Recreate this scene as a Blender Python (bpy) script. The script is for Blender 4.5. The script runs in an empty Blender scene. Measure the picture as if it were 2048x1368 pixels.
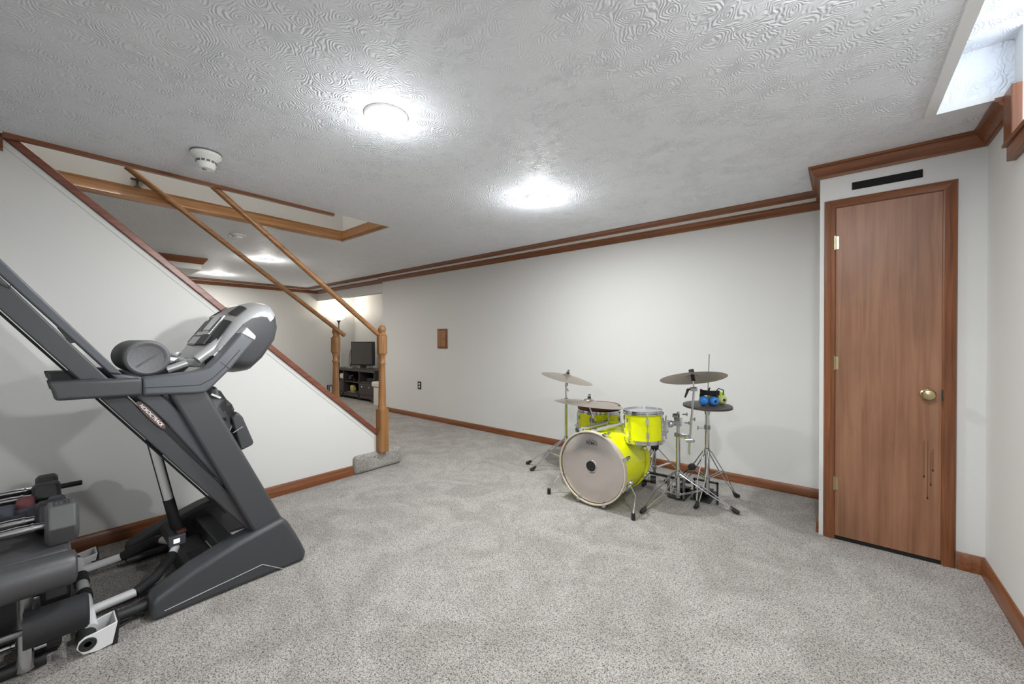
import bpy, math, random
from mathutils import Vector, Matrix
random.seed(7)
D = bpy.data
SC = bpy.context.scene
COL = SC.collection

# ------------------------------------------------------------------ camera
F_PX, YAW, PITCH, ROLL, CAM_H = 792.23, 0.69314, -0.0075366, -0.0013973, 1.22
_cy, _sy = math.cos(YAW), math.sin(YAW)
_F = Vector((-_sy * math.cos(PITCH), _cy * math.cos(PITCH), math.sin(PITCH)))
_R = Vector((_cy, _sy, 0))
_U = _R.cross(_F)
_c, _s = math.cos(ROLL), math.sin(ROLL)
_R, _U = _c * _R + _s * _U, -_s * _R + _c * _U
CAM_O = Vector((0, 0, CAM_H))
cam = D.cameras.new('camera')
cam.sensor_width = 36.0
cam.lens = F_PX / 2048 * 36.0
cam.clip_start = 0.05
cam_o = D.objects.new('camera', cam)
COL.objects.link(cam_o)
M = Matrix((_R, _U, -_F)).transposed().to_4x4()
M.translation = CAM_O
cam_o.matrix_world = M
SC.camera = cam_o

# ------------------------------------------------------------------ world, exposure
W = D.worlds.new('world')
SC.world = W
W.use_nodes = True
W.node_tree.nodes['Background'].inputs[0].default_value = (0.72, 0.84, 1.0, 1)
W.node_tree.nodes['Background'].inputs[1].default_value = 1.0
SC.view_settings.view_transform = 'Standard'
SC.view_settings.look = 'None'
SC.view_settings.gamma = 1.0
SC.view_settings.use_curve_mapping = False
SC.view_settings.exposure = 0.10
WINDOW_POWER = 5.0       # daylight through the high window in the ceiling pocket
SIDE_KEY = 9.0      # key lamp in an unseen window added to the right wall
NEAR_LAMP = 34.0         # each recessed ceiling light in this part of the room
FRONT_FILL = 27.0        # fill light added between camera and closet, no fixture seen
FAR_LAMP = 26.0          # recessed lights beyond the stairs
REAR_LAMP = 60.0         # ceiling lights in the part of the room behind the camera
STAIR_FILL = 45.0        # fill lamp added to brighten the stairwell
TORCH_LAMP = 9.0        # floor lamp in the alcove


def P(x, y, X=None, Y=None, Z=None):
    """photo pixel -> point on the plane X=, Y= or Z="""
    d = _R * ((x - 1024) / F_PX) - _U * ((y - 684) / F_PX) + _F
    if X is not None:
        t = X / d.x
    elif Y is not None:
        t = Y / d.y
    else:
        t = (Z - CAM_H) / d.z
    return CAM_O + d * t


# ------------------------------------------------------------------ materials
def new_mat(name):
    m = D.materials.new(name)
    m.use_nodes = True
    nt = m.node_tree
    return m, nt, nt.nodes['Principled BSDF']


def rgb(r, g, b):
    def f(c):
        c /= 255.0
        return c / 12.92 if c <= 0.04045 else ((c + 0.055) / 1.055) ** 2.4
    return (f(r), f(g), f(b), 1)


def node(nt, t, **kw):
    n = nt.nodes.new(t)
    for k, v in kw.items():
        setattr(n, k, v)
    return n


def plain(name, col, rough=0.5, metal=0.0, bump=0.0, bscale=200.0, var=0.0, emit=0.0, spec=None, coat=0.0):
    m, nt, b = new_mat(name)
    b.inputs['Base Color'].default_value = col
    b.inputs['Roughness'].default_value = rough
    b.inputs['Metallic'].default_value = metal
    if spec is not None:
        b.inputs['Specular IOR Level'].default_value = spec
    if coat:
        b.inputs['Coat Weight'].default_value = coat
    if emit:
        b.inputs['Emission Color'].default_value = col
        b.inputs['Emission Strength'].default_value = emit
    tc = node(nt, 'ShaderNodeTexCoord')
    nz = node(nt, 'ShaderNodeTexNoise')
    nz.inputs['Scale'].default_value = bscale
    nz.inputs['Detail'].default_value = 3
    nt.links.new(tc.outputs['Object'], nz.inputs['Vector'])
    if var:
        mx = node(nt, 'ShaderNodeMix', data_type='RGBA')
        mx.inputs[6].default_value = col
        mx.inputs[7].default_value = (col[0] * (1 - var), col[1] * (1 - var), col[2] * (1 - var), 1)
        nt.links.new(nz.outputs['Fac'], mx.inputs[0])
        nt.links.new(mx.outputs[2], b.inputs['Base Color'])
    if bump:
        bp = node(nt, 'ShaderNodeBump')
        bp.inputs['Strength'].default_value = bump
        bp.inputs['Distance'].default_value = 0.002
        nt.links.new(nz.outputs['Fac'], bp.inputs['Height'])
        nt.links.new(bp.outputs['Normal'], b.inputs['Normal'])
    return m


def wood(name, axis, c1, c2, rough=0.38, scale=9.0, blotch=0.0):
    m, nt, b = new_mat(name)
    tc = node(nt, 'ShaderNodeTexCoord')
    mp = node(nt, 'ShaderNodeMapping')
    s = [scale * 6] * 3
    s['XYZ'.index(axis)] = scale * 0.25
    mp.inputs['Scale'].default_value = s
    nz = node(nt, 'ShaderNodeTexNoise')
    nz.inputs['Scale'].default_value = 1.0
    nz.inputs['Detail'].default_value = 6
    nz.inputs['Distortion'].default_value = 0.6
    rp = node(nt, 'ShaderNodeValToRGB')
    rp.color_ramp.elements[0].position = 0.32
    rp.color_ramp.elements[0].color = c2
    rp.color_ramp.elements[1].position = 0.66
    rp.color_ramp.elements[1].color = c1
    nt.links.new(tc.outputs['Object'], mp.inputs['Vector'])
    nt.links.new(mp.outputs['Vector'], nz.inputs['Vector'])
    nt.links.new(nz.outputs['Fac'], rp.inputs['Fac'])
    out = rp.outputs['Color']
    if blotch:
        n2 = node(nt, 'ShaderNodeTexNoise')
        n2.inputs['Scale'].default_value = 3.5
        n2.inputs['Detail'].default_value = 4
        mp2 = node(nt, 'ShaderNodeMapping')
        s2 = [1.6, 1.6, 1.6]
        s2['XYZ'.index(axis)] = 0.7
        mp2.inputs['Scale'].default_value = s2
        nt.links.new(tc.outputs['Object'], mp2.inputs['Vector'])
        nt.links.new(mp2.outputs['Vector'], n2.inputs['Vector'])
        mx = node(nt, 'ShaderNodeMix', data_type='RGBA', blend_type='MULTIPLY')
        r2 = node(nt, 'ShaderNodeValToRGB')
        r2.color_ramp.elements[0].position = 0.35
        r2.color_ramp.elements[0].color = (1 - blotch, 1 - blotch, 1 - blotch * 0.9, 1)
        r2.color_ramp.elements[1].position = 0.65
        r2.color_ramp.elements[1].color = (1, 1, 1, 1)
        nt.links.new(n2.outputs['Fac'], r2.inputs['Fac'])
        mx.inputs[0].default_value = 1.0
        nt.links.new(out, mx.inputs[6])
        nt.links.new(r2.outputs['Color'], mx.inputs[7])
        out = mx.outputs[2]
    nt.links.new(out, b.inputs['Base Color'])
    b.inputs['Roughness'].default_value = rough
    return m


def mat_carpet():
    m, nt, b = new_mat('carpet')
    tc = node(nt, 'ShaderNodeTexCoord')
    v = tc.outputs['Object']

    def noise(sc, det, dist=0.0):
        n = node(nt, 'ShaderNodeTexNoise')
        n.inputs['Scale'].default_value = sc
        n.inputs['Detail'].default_value = det
        n.inputs['Distortion'].default_value = dist
        nt.links.new(v, n.inputs['Vector'])
        return n.outputs['Fac']
    fine = noise(190, 2, 1.0)
    r = node(nt, 'ShaderNodeValToRGB')
    e = r.color_ramp.elements
    e[0].position, e[0].color = 0.36, rgb(92, 88, 84)
    e[1].position, e[1].color = 0.56, rgb(200, 195, 188)
    k = e.new(0.45)
    k.color = rgb(158, 153, 148)
    nt.links.new(fine, r.inputs['Fac'])
    big = noise(3.0, 5, 1.5)
    r2 = node(nt, 'ShaderNodeValToRGB')
    r2.color_ramp.elements[0].position = 0.38
    r2.color_ramp.elements[0].color = (0.79, 0.78, 0.77, 1)
    r2.color_ramp.elements[1].position = 0.62
    r2.color_ramp.elements[1].color = (1, 1, 1, 1)
    nt.links.new(big, r2.inputs['Fac'])
    mx = node(nt, 'ShaderNodeMix', data_type='RGBA', blend_type='MULTIPLY')
    mx.inputs[0].default_value = 1.0
    nt.links.new(r.outputs['Color'], mx.inputs[6])
    nt.links.new(r2.outputs['Color'], mx.inputs[7])
    nt.links.new(mx.outputs[2], b.inputs['Base Color'])
    b.inputs['Roughness'].default_value = 1.0
    b.inputs['Specular IOR Level'].default_value = 0.05
    b.inputs['Sheen Weight'].default_value = 0.15
    bp = node(nt, 'ShaderNodeBump')
    bp.inputs['Strength'].default_value = 0.9
    bp.inputs['Distance'].default_value = 0.010
    nt.links.new(noise(170, 3, 1.0), bp.inputs['Height'])
    nt.links.new(bp.outputs['Normal'], b.inputs['Normal'])
    return m


def mat_ceiling():
    """swirled plaster: fans of concentric comb strokes around scattered centres"""
    m, nt, b = new_mat('ceiling_plaster')
    tc = node(nt, 'ShaderNodeTexCoord')
    warp = node(nt, 'ShaderNodeTexNoise')
    warp.inputs['Scale'].default_value = 12.0
    warp.inputs['Detail'].default_value = 2
    nt.links.new(tc.outputs['Object'], warp.inputs['Vector'])
    add = node(nt, 'ShaderNodeMixRGB', blend_type='ADD')
    add.inputs['Fac'].default_value = 0.10
    nt.links.new(tc.outputs['Object'], add.inputs['Color1'])
    nt.links.new(warp.outputs['Color'], add.inputs['Color2'])
    vo = node(nt, 'ShaderNodeTexVoronoi', voronoi_dimensions='2D')
    vo.inputs['Scale'].default_value = 9.0
    nt.links.new(add.outputs['Color'], vo.inputs['Vector'])
    mul = node(nt, 'ShaderNodeMath', operation='MULTIPLY')
    mul.inputs[1].default_value = 58.0
    nt.links.new(vo.outputs['Distance'], mul.inputs[0])
    sn = node(nt, 'ShaderNodeMath', operation='SINE')
    nt.links.new(mul.outputs[0], sn.inputs[0])
    mask = node(nt, 'ShaderNodeTexNoise')
    mask.inputs['Scale'].default_value = 9.0
    mask.inputs['Detail'].default_value = 4
    nt.links.new(tc.outputs['Object'], mask.inputs['Vector'])
    mr = node(nt, 'ShaderNodeMapRange')
    mr.inputs[1].default_value = 0.40
    mr.inputs[2].default_value = 0.64
    mr.inputs[3].default_value = 0.12
    nt.links.new(mask.outputs['Fac'], mr.inputs[0])
    ml2 = node(nt, 'ShaderNodeMath', operation='MULTIPLY')
    nt.links.new(sn.outputs[0], ml2.inputs[0])
    nt.links.new(mr.outputs[0], ml2.inputs[1])
    lump = node(nt, 'ShaderNodeTexNoise')
    lump.inputs['Scale'].default_value = 30.0
    lump.inputs['Detail'].default_value = 3
    nt.links.new(tc.outputs['Object'], lump.inputs['Vector'])
    ad2 = node(nt, 'ShaderNodeMath', operation='ADD')
    nt.links.new(ml2.outputs[0], ad2.inputs[0])
    nt.links.new(lump.outputs['Fac'], ad2.inputs[1])
    bp = node(nt, 'ShaderNodeBump')
    bp.inputs['Strength'].default_value = 0.5
    bp.inputs['Distance'].default_value = 0.005
    nt.links.new(ad2.outputs[0], bp.inputs['Height'])
    nt.links.new(bp.outputs['Normal'], b.inputs['Normal'])
    b.inputs['Base Color'].default_value = rgb(234, 237, 242)
    b.inputs['Roughness'].default_value = 0.62
    b.inputs['Specular IOR Level'].default_value = 0.3
    return m


MT = {}
MT['wall'] = plain('wall_paint', rgb(214, 213, 210), 0.55, bump=0.08, bscale=90, spec=0.3)
MT['carpet'] = mat_carpet()
MT['ceil'] = mat_ceiling()
MT['white'] = plain('white_paint', rgb(226, 226, 224), 0.45)
for a in 'XYZ':
    MT['wood' + a] = wood('trim_wood_' + a, a, rgb(134, 82, 50), rgb(100, 58, 32), 0.32)
    MT['oak' + a] = wood('rail_oak_' + a, a, rgb(164, 118, 74), rgb(126, 86, 48), 0.35)
MT['door'] = wood('door_veneer', 'Z', rgb(156, 112, 84), rgb(134, 92, 66), 0.40, 7.0, 0.20)
MT['drip'] = plain('dark_varnish', rgb(112, 74, 52), 0.35)
MT['cap'] = wood('cap_wood', 'Y', rgb(136, 84, 66), rgb(104, 60, 46), 0.3)
MT['brass'] = plain('aged_brass', rgb(196, 182, 142), 0.28, 1.0, var=0.15)
MT['blackhole'] = plain('vent_black', rgb(22, 22, 22), 0.95, bump=0.6, bscale=300)
MT['chrome'] = plain('chrome', rgb(215, 216, 220), 0.13, 1.0, var=0.08, bscale=40)
MT['steel'] = plain('dull_steel', rgb(160, 160, 162), 0.32, 1.0, var=0.1)
MT['black'] = plain('black_plastic', rgb(30, 30, 32), 0.5, bump=0.1)
MT['rubber'] = plain('black_rubber', rgb(36, 36, 38), 0.75, bump=0.3, bscale=120, var=0.2)
MT['tread'] = plain('treadmill_grey', rgb(64, 65, 68), 0.45, bump=0.12, bscale=400, var=0.06)
MT['tread_rail'] = plain('treadmill_rail_grey', rgb(80, 83, 88), 0.38, bump=0.08, bscale=400, var=0.05)
MT['tread_dark'] = plain('treadmill_dark', rgb(44, 44, 46), 0.5, bump=0.1)
MT['silver'] = plain('silver_plastic', rgb(176, 177, 178), 0.3, 0.35, var=0.04)
MT['screen'] = plain('lcd_grey', rgb(196, 198, 194), 0.2)
MT['foam'] = plain('speckled_foam', rgb(112, 112, 114), 0.7, bump=0.5, bscale=150, var=0.30)
MT['lime'] = plain('lime_lacquer', rgb(232, 238, 0), 0.35, coat=0.15, spec=0.3, var=0.04, bscale=4)
MT['drumhead'] = plain('mirror_drumhead', rgb(214, 206, 200), 0.26, 0.8, var=0.05, bscale=6)
MT['hoop'] = plain('pale_hoop', rgb(206, 196, 176), 0.3, 0.2, var=0.06)
MT['whitehead'] = plain('clear_head', rgb(150, 150, 150), 0.35)
MT['cymbal'] = plain('pale_bronze', rgb(178, 168, 156), 0.3, 0.9, var=0.12, bscale=60)
MT['darkcymbal'] = plain('dark_rubber_cymbal', rgb(98, 93, 88), 0.5, 0.3, var=0.08)
MT['greybronze'] = plain('grey_bronze', rgb(196, 184, 172), 0.42, 0.55, var=0.1, bscale=40)
MT['maroon'] = plain('maroon_rubber', rgb(98, 42, 42), 0.5, var=0.15)
MT['padtop'] = plain('pad_pinkgrey', rgb(164, 138, 130), 0.7, var=0.08)
MT['blue'] = plain('bright_blue_plastic', rgb(58, 142, 226), 0.3)
MT['limeplastic'] = plain('lime_plastic', rgb(170, 214, 40), 0.35)
MT['paleyellow'] = plain('pale_lime_plastic', rgb(204, 216, 140), 0.4)
MT['whitemetal'] = plain('white_enamel', rgb(222, 222, 222), 0.3)
MT['whiteplastic'] = plain('white_plastic', rgb(232, 232, 228), 0.4)
MT['slot'] = plain('detector_slots', rgb(110, 110, 108), 0.7)
MT['hexrubber'] = plain('hex_rubber', rgb(84, 84, 84), 0.55, bump=0.2, bscale=250, var=0.12)
MT['hexdark'] = plain('hex_dark', rgb(40, 40, 42), 0.55, bump=0.2, bscale=250, var=0.12)
MT['neodark'] = plain('neoprene_charcoal', rgb(66, 66, 70), 0.8, bump=0.2)
MT['neoblue'] = plain('neoprene_slate', rgb(84, 86, 98), 0.8, bump=0.2)
MT['neomaroon'] = plain('neoprene_maroon', rgb(116, 66, 72), 0.8, bump=0.2)
MT['vinyl'] = plain('bench_vinyl', rgb(70, 70, 72), 0.4, bump=0.25, bscale=60)
MT['bag'] = plain('black_bag_cloth', rgb(58, 58, 60), 0.45, bump=0.8, bscale=14, var=0.3)
MT['paper'] = plain('white_paper', rgb(240, 240, 240), 0.7)
MT['badge'] = plain('badge_brown', rgb(98, 78, 74), 0.3)
MT['ink'] = plain('dark_ink', rgb(64, 58, 58), 0.6)
MT['espresso'] = plain('espresso_laminate', rgb(62, 56, 54), 0.42, var=0.12, bscale=30)
MT['cream'] = plain('cream_fabric', rgb(206, 200, 190), 0.9, bump=0.3, bscale=90)
MT['tvgrey'] = plain('screen_grey', rgb(84, 82, 80), 0.28)
MT['greenish'] = plain('olive_ceramic', rgb(176, 166, 104), 0.35)
MT['greycloth'] = plain('grey_device', rgb(128, 124, 118), 0.5)
MT['bronze'] = plain('brushed_bronze', rgb(104, 96, 88), 0.35, 0.8)


def lamp_mat(name, col, s):
    m, nt, b = new_mat(name)
    b.inputs['Base Color'].default_value = col
    b.inputs['Emission Color'].default_value = col
    b.inputs['Emission Strength'].default_value = s
    return m


MT['lens'] = lamp_mat('lit_lens', (1, 0.985, 0.96, 1), 6.0)
MT['farlens'] = lamp_mat('lit_lens_far', (1, 0.96, 0.9, 1), 6.0)
MT['glassbowl'] = lamp_mat('lit_glass_bowl', (1, 0.95, 0.87, 1), 3.0)
MT['daylight'] = lamp_mat('daylit_pane', (0.86, 0.93, 1.0, 1), WINDOW_POWER)
MT['added_pane'] = lamp_mat('added_pane_glow', (0.98, 0.97, 0.96, 1), 2.0)  # dim glow on the pane of the added side window
MT['led'] = lamp_mat('small_lit_display', (0.95, 0.95, 1.0, 1), 1.6)


# ------------------------------------------------------------------ mesh helpers
class MB:
    def __init__(s):
        s.v, s.f, s.sm = [], [], []

    def add(s, vs, fs, smooth=False):
        o = len(s.v)
        s.v += [Vector(v) for v in vs]
        for f in fs:
            s.f.append([i + o for i in f])
            s.sm.append(smooth)
        return s

    def box(s, a, b):
        x0, x1 = sorted((a[0], b[0]))
        y0, y1 = sorted((a[1], b[1]))
        z0, z1 = sorted((a[2], b[2]))
        vs = [(x0, y0, z0), (x1, y0, z0), (x1, y1, z0), (x0, y1, z0), (x0, y0, z1), (x1, y0, z1), (x1, y1, z1), (x0, y1, z1)]
        return s.add(vs, [(0, 3, 2, 1), (4, 5, 6, 7), (0, 1, 5, 4), (1, 2, 6, 5), (2, 3, 7, 6), (3, 0, 4, 7)])

    def obox(s, c, ux, uy, uz):
        """oriented box: centre and three half-axis vectors"""
        c, ux, uy, uz = map(Vector, (c, ux, uy, uz))
        vs = [c + a * ux + b * uy + d * uz for d in (-1, 1) for a, b in ((-1, -1), (1, -1), (1, 1), (-1, 1))]
        fs = [(0, 3, 2, 1), (4, 5, 6, 7), (0, 1, 5, 4), (1, 2, 6, 5), (2, 3, 7, 6), (3, 0, 4, 7)]
        if ux.cross(uy).dot(uz) < 0:
            fs = [f[::-1] for f in fs]
        return s.add(vs, fs)

    def quad(s, *p):
        return s.add(p, [tuple(range(len(p)))])

    def prismX(s, poly, x0, x1):
        """polygon in (y, z) extruded along X"""
        n = len(poly)
        area = sum(poly[i][0] * poly[(i + 1) % n][1] - poly[(i + 1) % n][0] * poly[i][1] for i in range(n))
        if area < 0:
            poly = poly[::-1]
        x0, x1 = sorted((x0, x1))
        vs = [(x0, y, z) for y, z in poly] + [(x1, y, z) for y, z in poly]
        fs = [tuple(range(n))[::-1], tuple(range(n, 2 * n))]
        fs += [(i, (i + 1) % n, (i + 1) % n + n, i + n) for i in range(n)]
        return s.add(vs, fs)

    def prism(s, poly, off):
        """3-D polygon extruded by a vector"""
        off = Vector(off)
        poly = [Vector(p) for p in poly]
        n = len(poly)
        nv = Vector((0, 0, 0))
        for i in range(n):
            nv += poly[i].cross(poly[(i + 1) % n])
        if nv.dot(off) > 0:
            poly = poly[::-1]
        vs = poly + [p + off for p in poly]
        fs = [tuple(range(n)), tuple(range(n, 2 * n))[::-1]]
        fs += [((i + 1) % n, i, i + n, (i + 1) % n + n) for i in range(n)]
        return s.add(vs, fs)

    def tube(s, path, r, n=12, caps=True):
        path = [Vector(p) for p in path]
        rs = r if isinstance(r, (list, tuple)) else [r] * len(path)
        rings = []
        ref = None
        for i, p in enumerate(path):
            a = path[i - 1] if i else p
            b = path[i + 1] if i < len(path) - 1 else p
            t = (b - a).normalized()
            if ref is None:
                ref = Vector((0, 0, 1)) if abs(t.z) < 0.9 else Vector((1, 0, 0))
            u = (ref - t * ref.dot(t)).normalized()
            ref = u
            w = t.cross(u)
            rings.append([p + (u * math.cos(2 * math.pi * k / n) + w * math.sin(2 * math.pi * k / n)) * rs[i] for k in range(n)])
        vs = [v for ring in rings for v in ring]
        fs = []
        for i in range(len(path) - 1):
            for k in range(n):
                a, b = i * n + k, i * n + (k + 1) % n
                fs.append((a, b, b + n, a + n))
        s.add(vs, fs, True)
        if caps:
            s.add(rings[0], [tuple(range(n))[::-1]])
            s.add(rings[-1], [tuple(range(n))])
        return s

    def lathe(s, prof, c=(0, 0, 0), axis=(0, 0, 1), n=32, smooth=True):
        """prof: list of (radius, height along axis)"""
        c, ax = Vector(c), Vector(axis).normalized()
        ref = Vector((1, 0, 0)) if abs(ax.x) < 0.9 else Vector((0, 1, 0))
        u = (ref - ax * ref.dot(ax)).normalized()
        w = ax.cross(u)
        vs, fs = [], []
        for r, h in prof:
            for k in range(n):
                t = 2 * math.pi * k / n
                vs.append(c + ax * h + (u * math.cos(t) + w * math.sin(t)) * max(r, 1e-5))
        for i in range(len(prof) - 1):
            for k in range(n):
                a, b = i * n + k, i * n + (k + 1) % n
                fs.append((a, b, b + n, a + n))
        return s.add(vs, fs, smooth)

    def ball(s, c, rx, ry=None, rz=None, n=16, m=10):
        ry = ry or rx
        rz = rz or rx
        c = Vector(c)
        vs, fs = [], []
        for i in range(m + 1):
            th = math.pi * i / m
            for k in range(n):
                ph = 2 * math.pi * k / n
                vs.append(c + Vector((rx * math.sin(th) * math.cos(ph), ry * math.sin(th) * math.sin(ph), -rz * math.cos(th))))
        for i in range(m):
            for k in range(n):
                a, b = i * n + k, i * n + (k + 1) % n
                fs.append((a, b, b + n, a + n))
        return s.add(vs, fs, True)

    def sweep(s, path, prof, ends=True):
        """path: XY points, room on its left; prof: closed polygon of (distance from wall, z)"""
        path = [Vector((p[0], p[1])) for p in path]
        n, k = len(path), len(prof)
        rings = []
        for i in range(n):
            d0 = (path[i] - path[i - 1]).normalized() if i else None
            d1 = (path[i + 1] - path[i]).normalized() if i < n - 1 else None
            n0 = Vector((-d0.y, d0.x)) if d0 else None
            n1 = Vector((-d1.y, d1.x)) if d1 else None
            if n0 is None:
                mv = n1
            elif n1 is None:
                mv = n0
            else:
                mv = (n0 + n1)
                mv = mv / max(mv.dot(n0), 0.05)
            rings.append([(path[i].x + mv.x * d, path[i].y + mv.y * d, z) for d, z in prof])
        vs = [v for r in rings for v in r]
        fs = []
        for i in range(n - 1):
            for j in range(k):
                a, b = i * k + j, i * k + (j + 1) % k
                fs.append((a, a + k, b + k, b))
        if ends:
            fs.append(tuple(range(k)))
            fs.append(tuple(range((n - 1) * k, n * k))[::-1])
        return s.add(vs, fs)


ORIG = {}


def build(name, mb, mat, parent=None, bevel=0.0, seg=2, flat=False):
    me = D.meshes.new(name)
    off = ORIG.get(parent.name, Vector((0, 0, 0))) if parent else Vector((0, 0, 0))
    me.from_pydata([tuple(v - off) for v in mb.v], [], mb.f)
    me.update()
    for p, sm in zip(me.polygons, mb.sm):
        p.use_smooth = sm and not flat
    try:
        me.set_sharp_from_angle(angle=math.radians(40))
    except Exception:
        pass
    me.materials.append(MT[mat] if isinstance(mat, str) else mat)
    o = D.objects.new(name, me)
    COL.objects.link(o)
    if parent:
        o.parent = parent
        ORIG[o.name] = off
    if bevel:
        bv = o.modifiers.new('bevel', 'BEVEL')
        bv.width = bevel
        bv.segments = seg
        bv.limit_method = 'ANGLE'
        bv.angle_limit = math.radians(35)
    return o


def tag(o, label, cat, group=None):
    o['label'] = label
    o['category'] = cat
    if group:
        o['group'] = group
    return o


def thing(name, label, cat, loc, group=None):
    o = D.objects.new(name, None)
    o.empty_display_size = 0.05
    COL.objects.link(o)
    o.location = loc
    ORIG[o.name] = Vector(loc)
    return tag(o, label, cat, group)


def struct(name, mb, mat, **k):
    o = build(name, mb, mat, **k)
    o['kind'] = 'structure'
    return o


def struct_root(name, loc=(0, 0, 0)):
    o = D.objects.new(name, None)
    o.empty_display_size = 0.05
    COL.objects.link(o)
    o.location = loc
    ORIG[o.name] = Vector(loc)
    o['kind'] = 'structure'
    return o


def text_mesh(name, body, size, origin, xdir, ydir, mat, parent, depth=0.0008, shear=0.0, bold=0.0):
    """flat lettering laid on a plane given by its reading and up directions"""
    cu = D.curves.new(name, 'FONT')
    cu.body = body
    cu.size = size
    cu.extrude = depth
    cu.shear = shear
    cu.offset = bold
    cu.align_x = 'CENTER'
    cu.align_y = 'CENTER'
    tmp = D.objects.new(name + '_tmp', cu)
    COL.objects.link(tmp)
    dg = bpy.context.evaluated_depsgraph_get()
    me = D.meshes.new_from_object(tmp.evaluated_get(dg))
    D.objects.remove(tmp)
    D.curves.remove(cu)
    x, y = Vector(xdir).normalized(), Vector(ydir).normalized()
    z = x.cross(y)
    off = ORIG.get(parent.name, Vector((0, 0, 0)))
    m = Matrix((x, y, z)).transposed().to_4x4()
    m.translation = Vector(origin) - off
    me.transform(m)
    me.materials.clear()
    me.materials.append(MT[mat])
    o = D.objects.new(name, me)
    COL.objects.link(o)
    o.parent = parent
    ORIG[o.name] = off
    return o


def point_light(name, loc, watts, radius, col=(1, 0.97, 0.93), parent=None):
    li = D.lights.new(name, 'POINT')
    li.energy = watts
    li.color = col
    li.shadow_soft_size = radius
    o = D.objects.new(name, li)
    COL.objects.link(o)
    if parent:
        o.parent = parent
        o.location = Vector(loc) - ORIG[parent.name]
    else:
        o.location = loc
    return o


# ------------------------------------------------------------------ the room shell
ZC = 2.28                      # ceiling
XR, YD, YB = 0.575, 3.12, 3.80  # right wall, closet front, back wall
XC = -0.103                    # closet side
XS = -3.37                     # near face of the stair wall
XF = -8.65                     # far wall
YREAR = -4.6
HX0, HX1, HY0, HY1 = -4.16, -3.29, -1.6, 2.14   # stairwell opening in the ceiling
PX0, PY0, PY1, PZ = 0.335, 1.88, 2.72, 2.52      # raised pocket by the window
XW = 0.80                      # window pane
struct('floor', MB().quad((XF - .2, YREAR, 0), (XR + .1, YREAR, 0), (XR + .1, 5.2, 0), (XF - .2, 5.2, 0)), 'carpet')


def grid_down(mb, xs, ys, holes, z):
    for i in range(len(xs) - 1):
        for j in range(len(ys) - 1):
            cx, cy = (xs[i] + xs[i + 1]) / 2, (ys[j] + ys[j + 1]) / 2
            if any(a < cx < b and c < cy < d for a, b, c, d in holes):
                continue
            mb.quad((xs[i], ys[j], z), (xs[i], ys[j + 1], z), (xs[i + 1], ys[j + 1], z), (xs[i + 1], ys[j], z))


mb = MB()
grid_down(mb, [XF - .2, HX0, HX1, PX0, XR + .05], [YREAR, HY0, PY0, HY1, PY1, 5.2],
          [(HX0, HX1, HY0, HY1), (PX0, 2, PY0, PY1)], ZC)
# raised pocket
mb.quad((PX0, PY0, PZ), (PX0, PY1, PZ), (XW, PY1, PZ), (XW, PY0, PZ))
mb.quad((PX0, PY1, ZC), (XR, PY1, ZC), (XR, PY1, 2.07), (XW, PY1, 2.07), (XW, PY1, PZ), (PX0, PY1, PZ))
mb.quad((PX0, PY0, ZC), (PX0, PY0, PZ), (XW, PY0, PZ), (XW, PY0, 2.07), (XR, PY0, 2.07), (XR, PY0, ZC))
mb.quad((PX0, PY0, ZC), (PX0, PY1, ZC), (PX0, PY1, PZ), (PX0, PY0, PZ))
mb.quad((XR, PY0, 2.07), (XW, PY0, 2.07), (XW, PY1, 2.07), (XR, PY1, 2.07))
struct('ceiling', mb, 'ceil')
# white edging of the pocket
mb = MB()
mb.box((PX0 - .035, PY0 - .03, ZC - .012), (PX0 + .004, PY1 + .006, ZC + .03))
mb.box((PX0 - .035, PY1 - .004, ZC - .008), (XR, PY1 + .012, ZC + .02))
struct('trim_1', mb, 'white')

struct('wall_back', MB().box((-6.03, YB, 0), (XC + .05, YB + .1, ZC)), 'wall')
mb = MB()
mb.box((XC, YD, 0), (XR + .02, YD + .1, ZC))
mb.box((XC, YD + .1, 0), (XC + .08, YB, ZC))
struct('wall_closet', mb, 'wall')
mb = MB()
S2 = (1.06, 1.27, 1.64, 1.82)     # unseen window added for the key light: y0, y1, z0, z1
mb.box((XR, YREAR, 0), (XR + .1, S2[0], 2.07))
mb.box((XR, S2[1], 0), (XR + .1, YD + .1, 2.07))
mb.box((XR, S2[0], 0), (XR + .1, S2[1], S2[2]))
mb.box((XR, S2[0], S2[3]), (XR + .1, S2[1], 2.07))
mb.box((XR, YREAR, 2.07), (XR + .1, PY0, ZC))
mb.box((XR, 2.62, 2.07), (XR + .1, YD + .1, ZC))
mb.box((XR, 2.62, ZC), (XR + .06, PY1, PZ))
struct('wall_right', mb, 'wall')
# stair wall: a long knee wall whose top follows the stairs
cap0, cap1 = (2.05, 0.33), (-0.095, 2.29)
mb = MB().prismX([(YREAR, 0), (2.055, 0), (2.055, .315), (-.08, 2.265), (-.08, ZC), (YREAR, ZC)], XS, XS - .10)
struct('wall_stair', mb, 'wall')
struct('wall_far', MB().box((XF - .1, -2.5, 0), (XF, 5.2, ZC)), 'wall')
mb = MB()
mb.box((XF, 4.72, 0), (-6.03, 4.82, ZC))
mb.box((-6.03, YB + .1, 0), (-5.93, 4.82, ZC))
struct('wall_alcove', mb, 'wall')
struct('wall_header', MB().box((XF, 3.87, 2.035), (-6.03, 3.97, ZC)), 'wall')
struct('wall_rear', MB().box((XS - .1, YREAR - .1, 0), (XR + .1, YREAR, ZC)), 'wall')
struct('wall_left', MB().box((XF, -2.6, 0), (XS - .1, -2.5, ZC)), 'wall')
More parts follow.
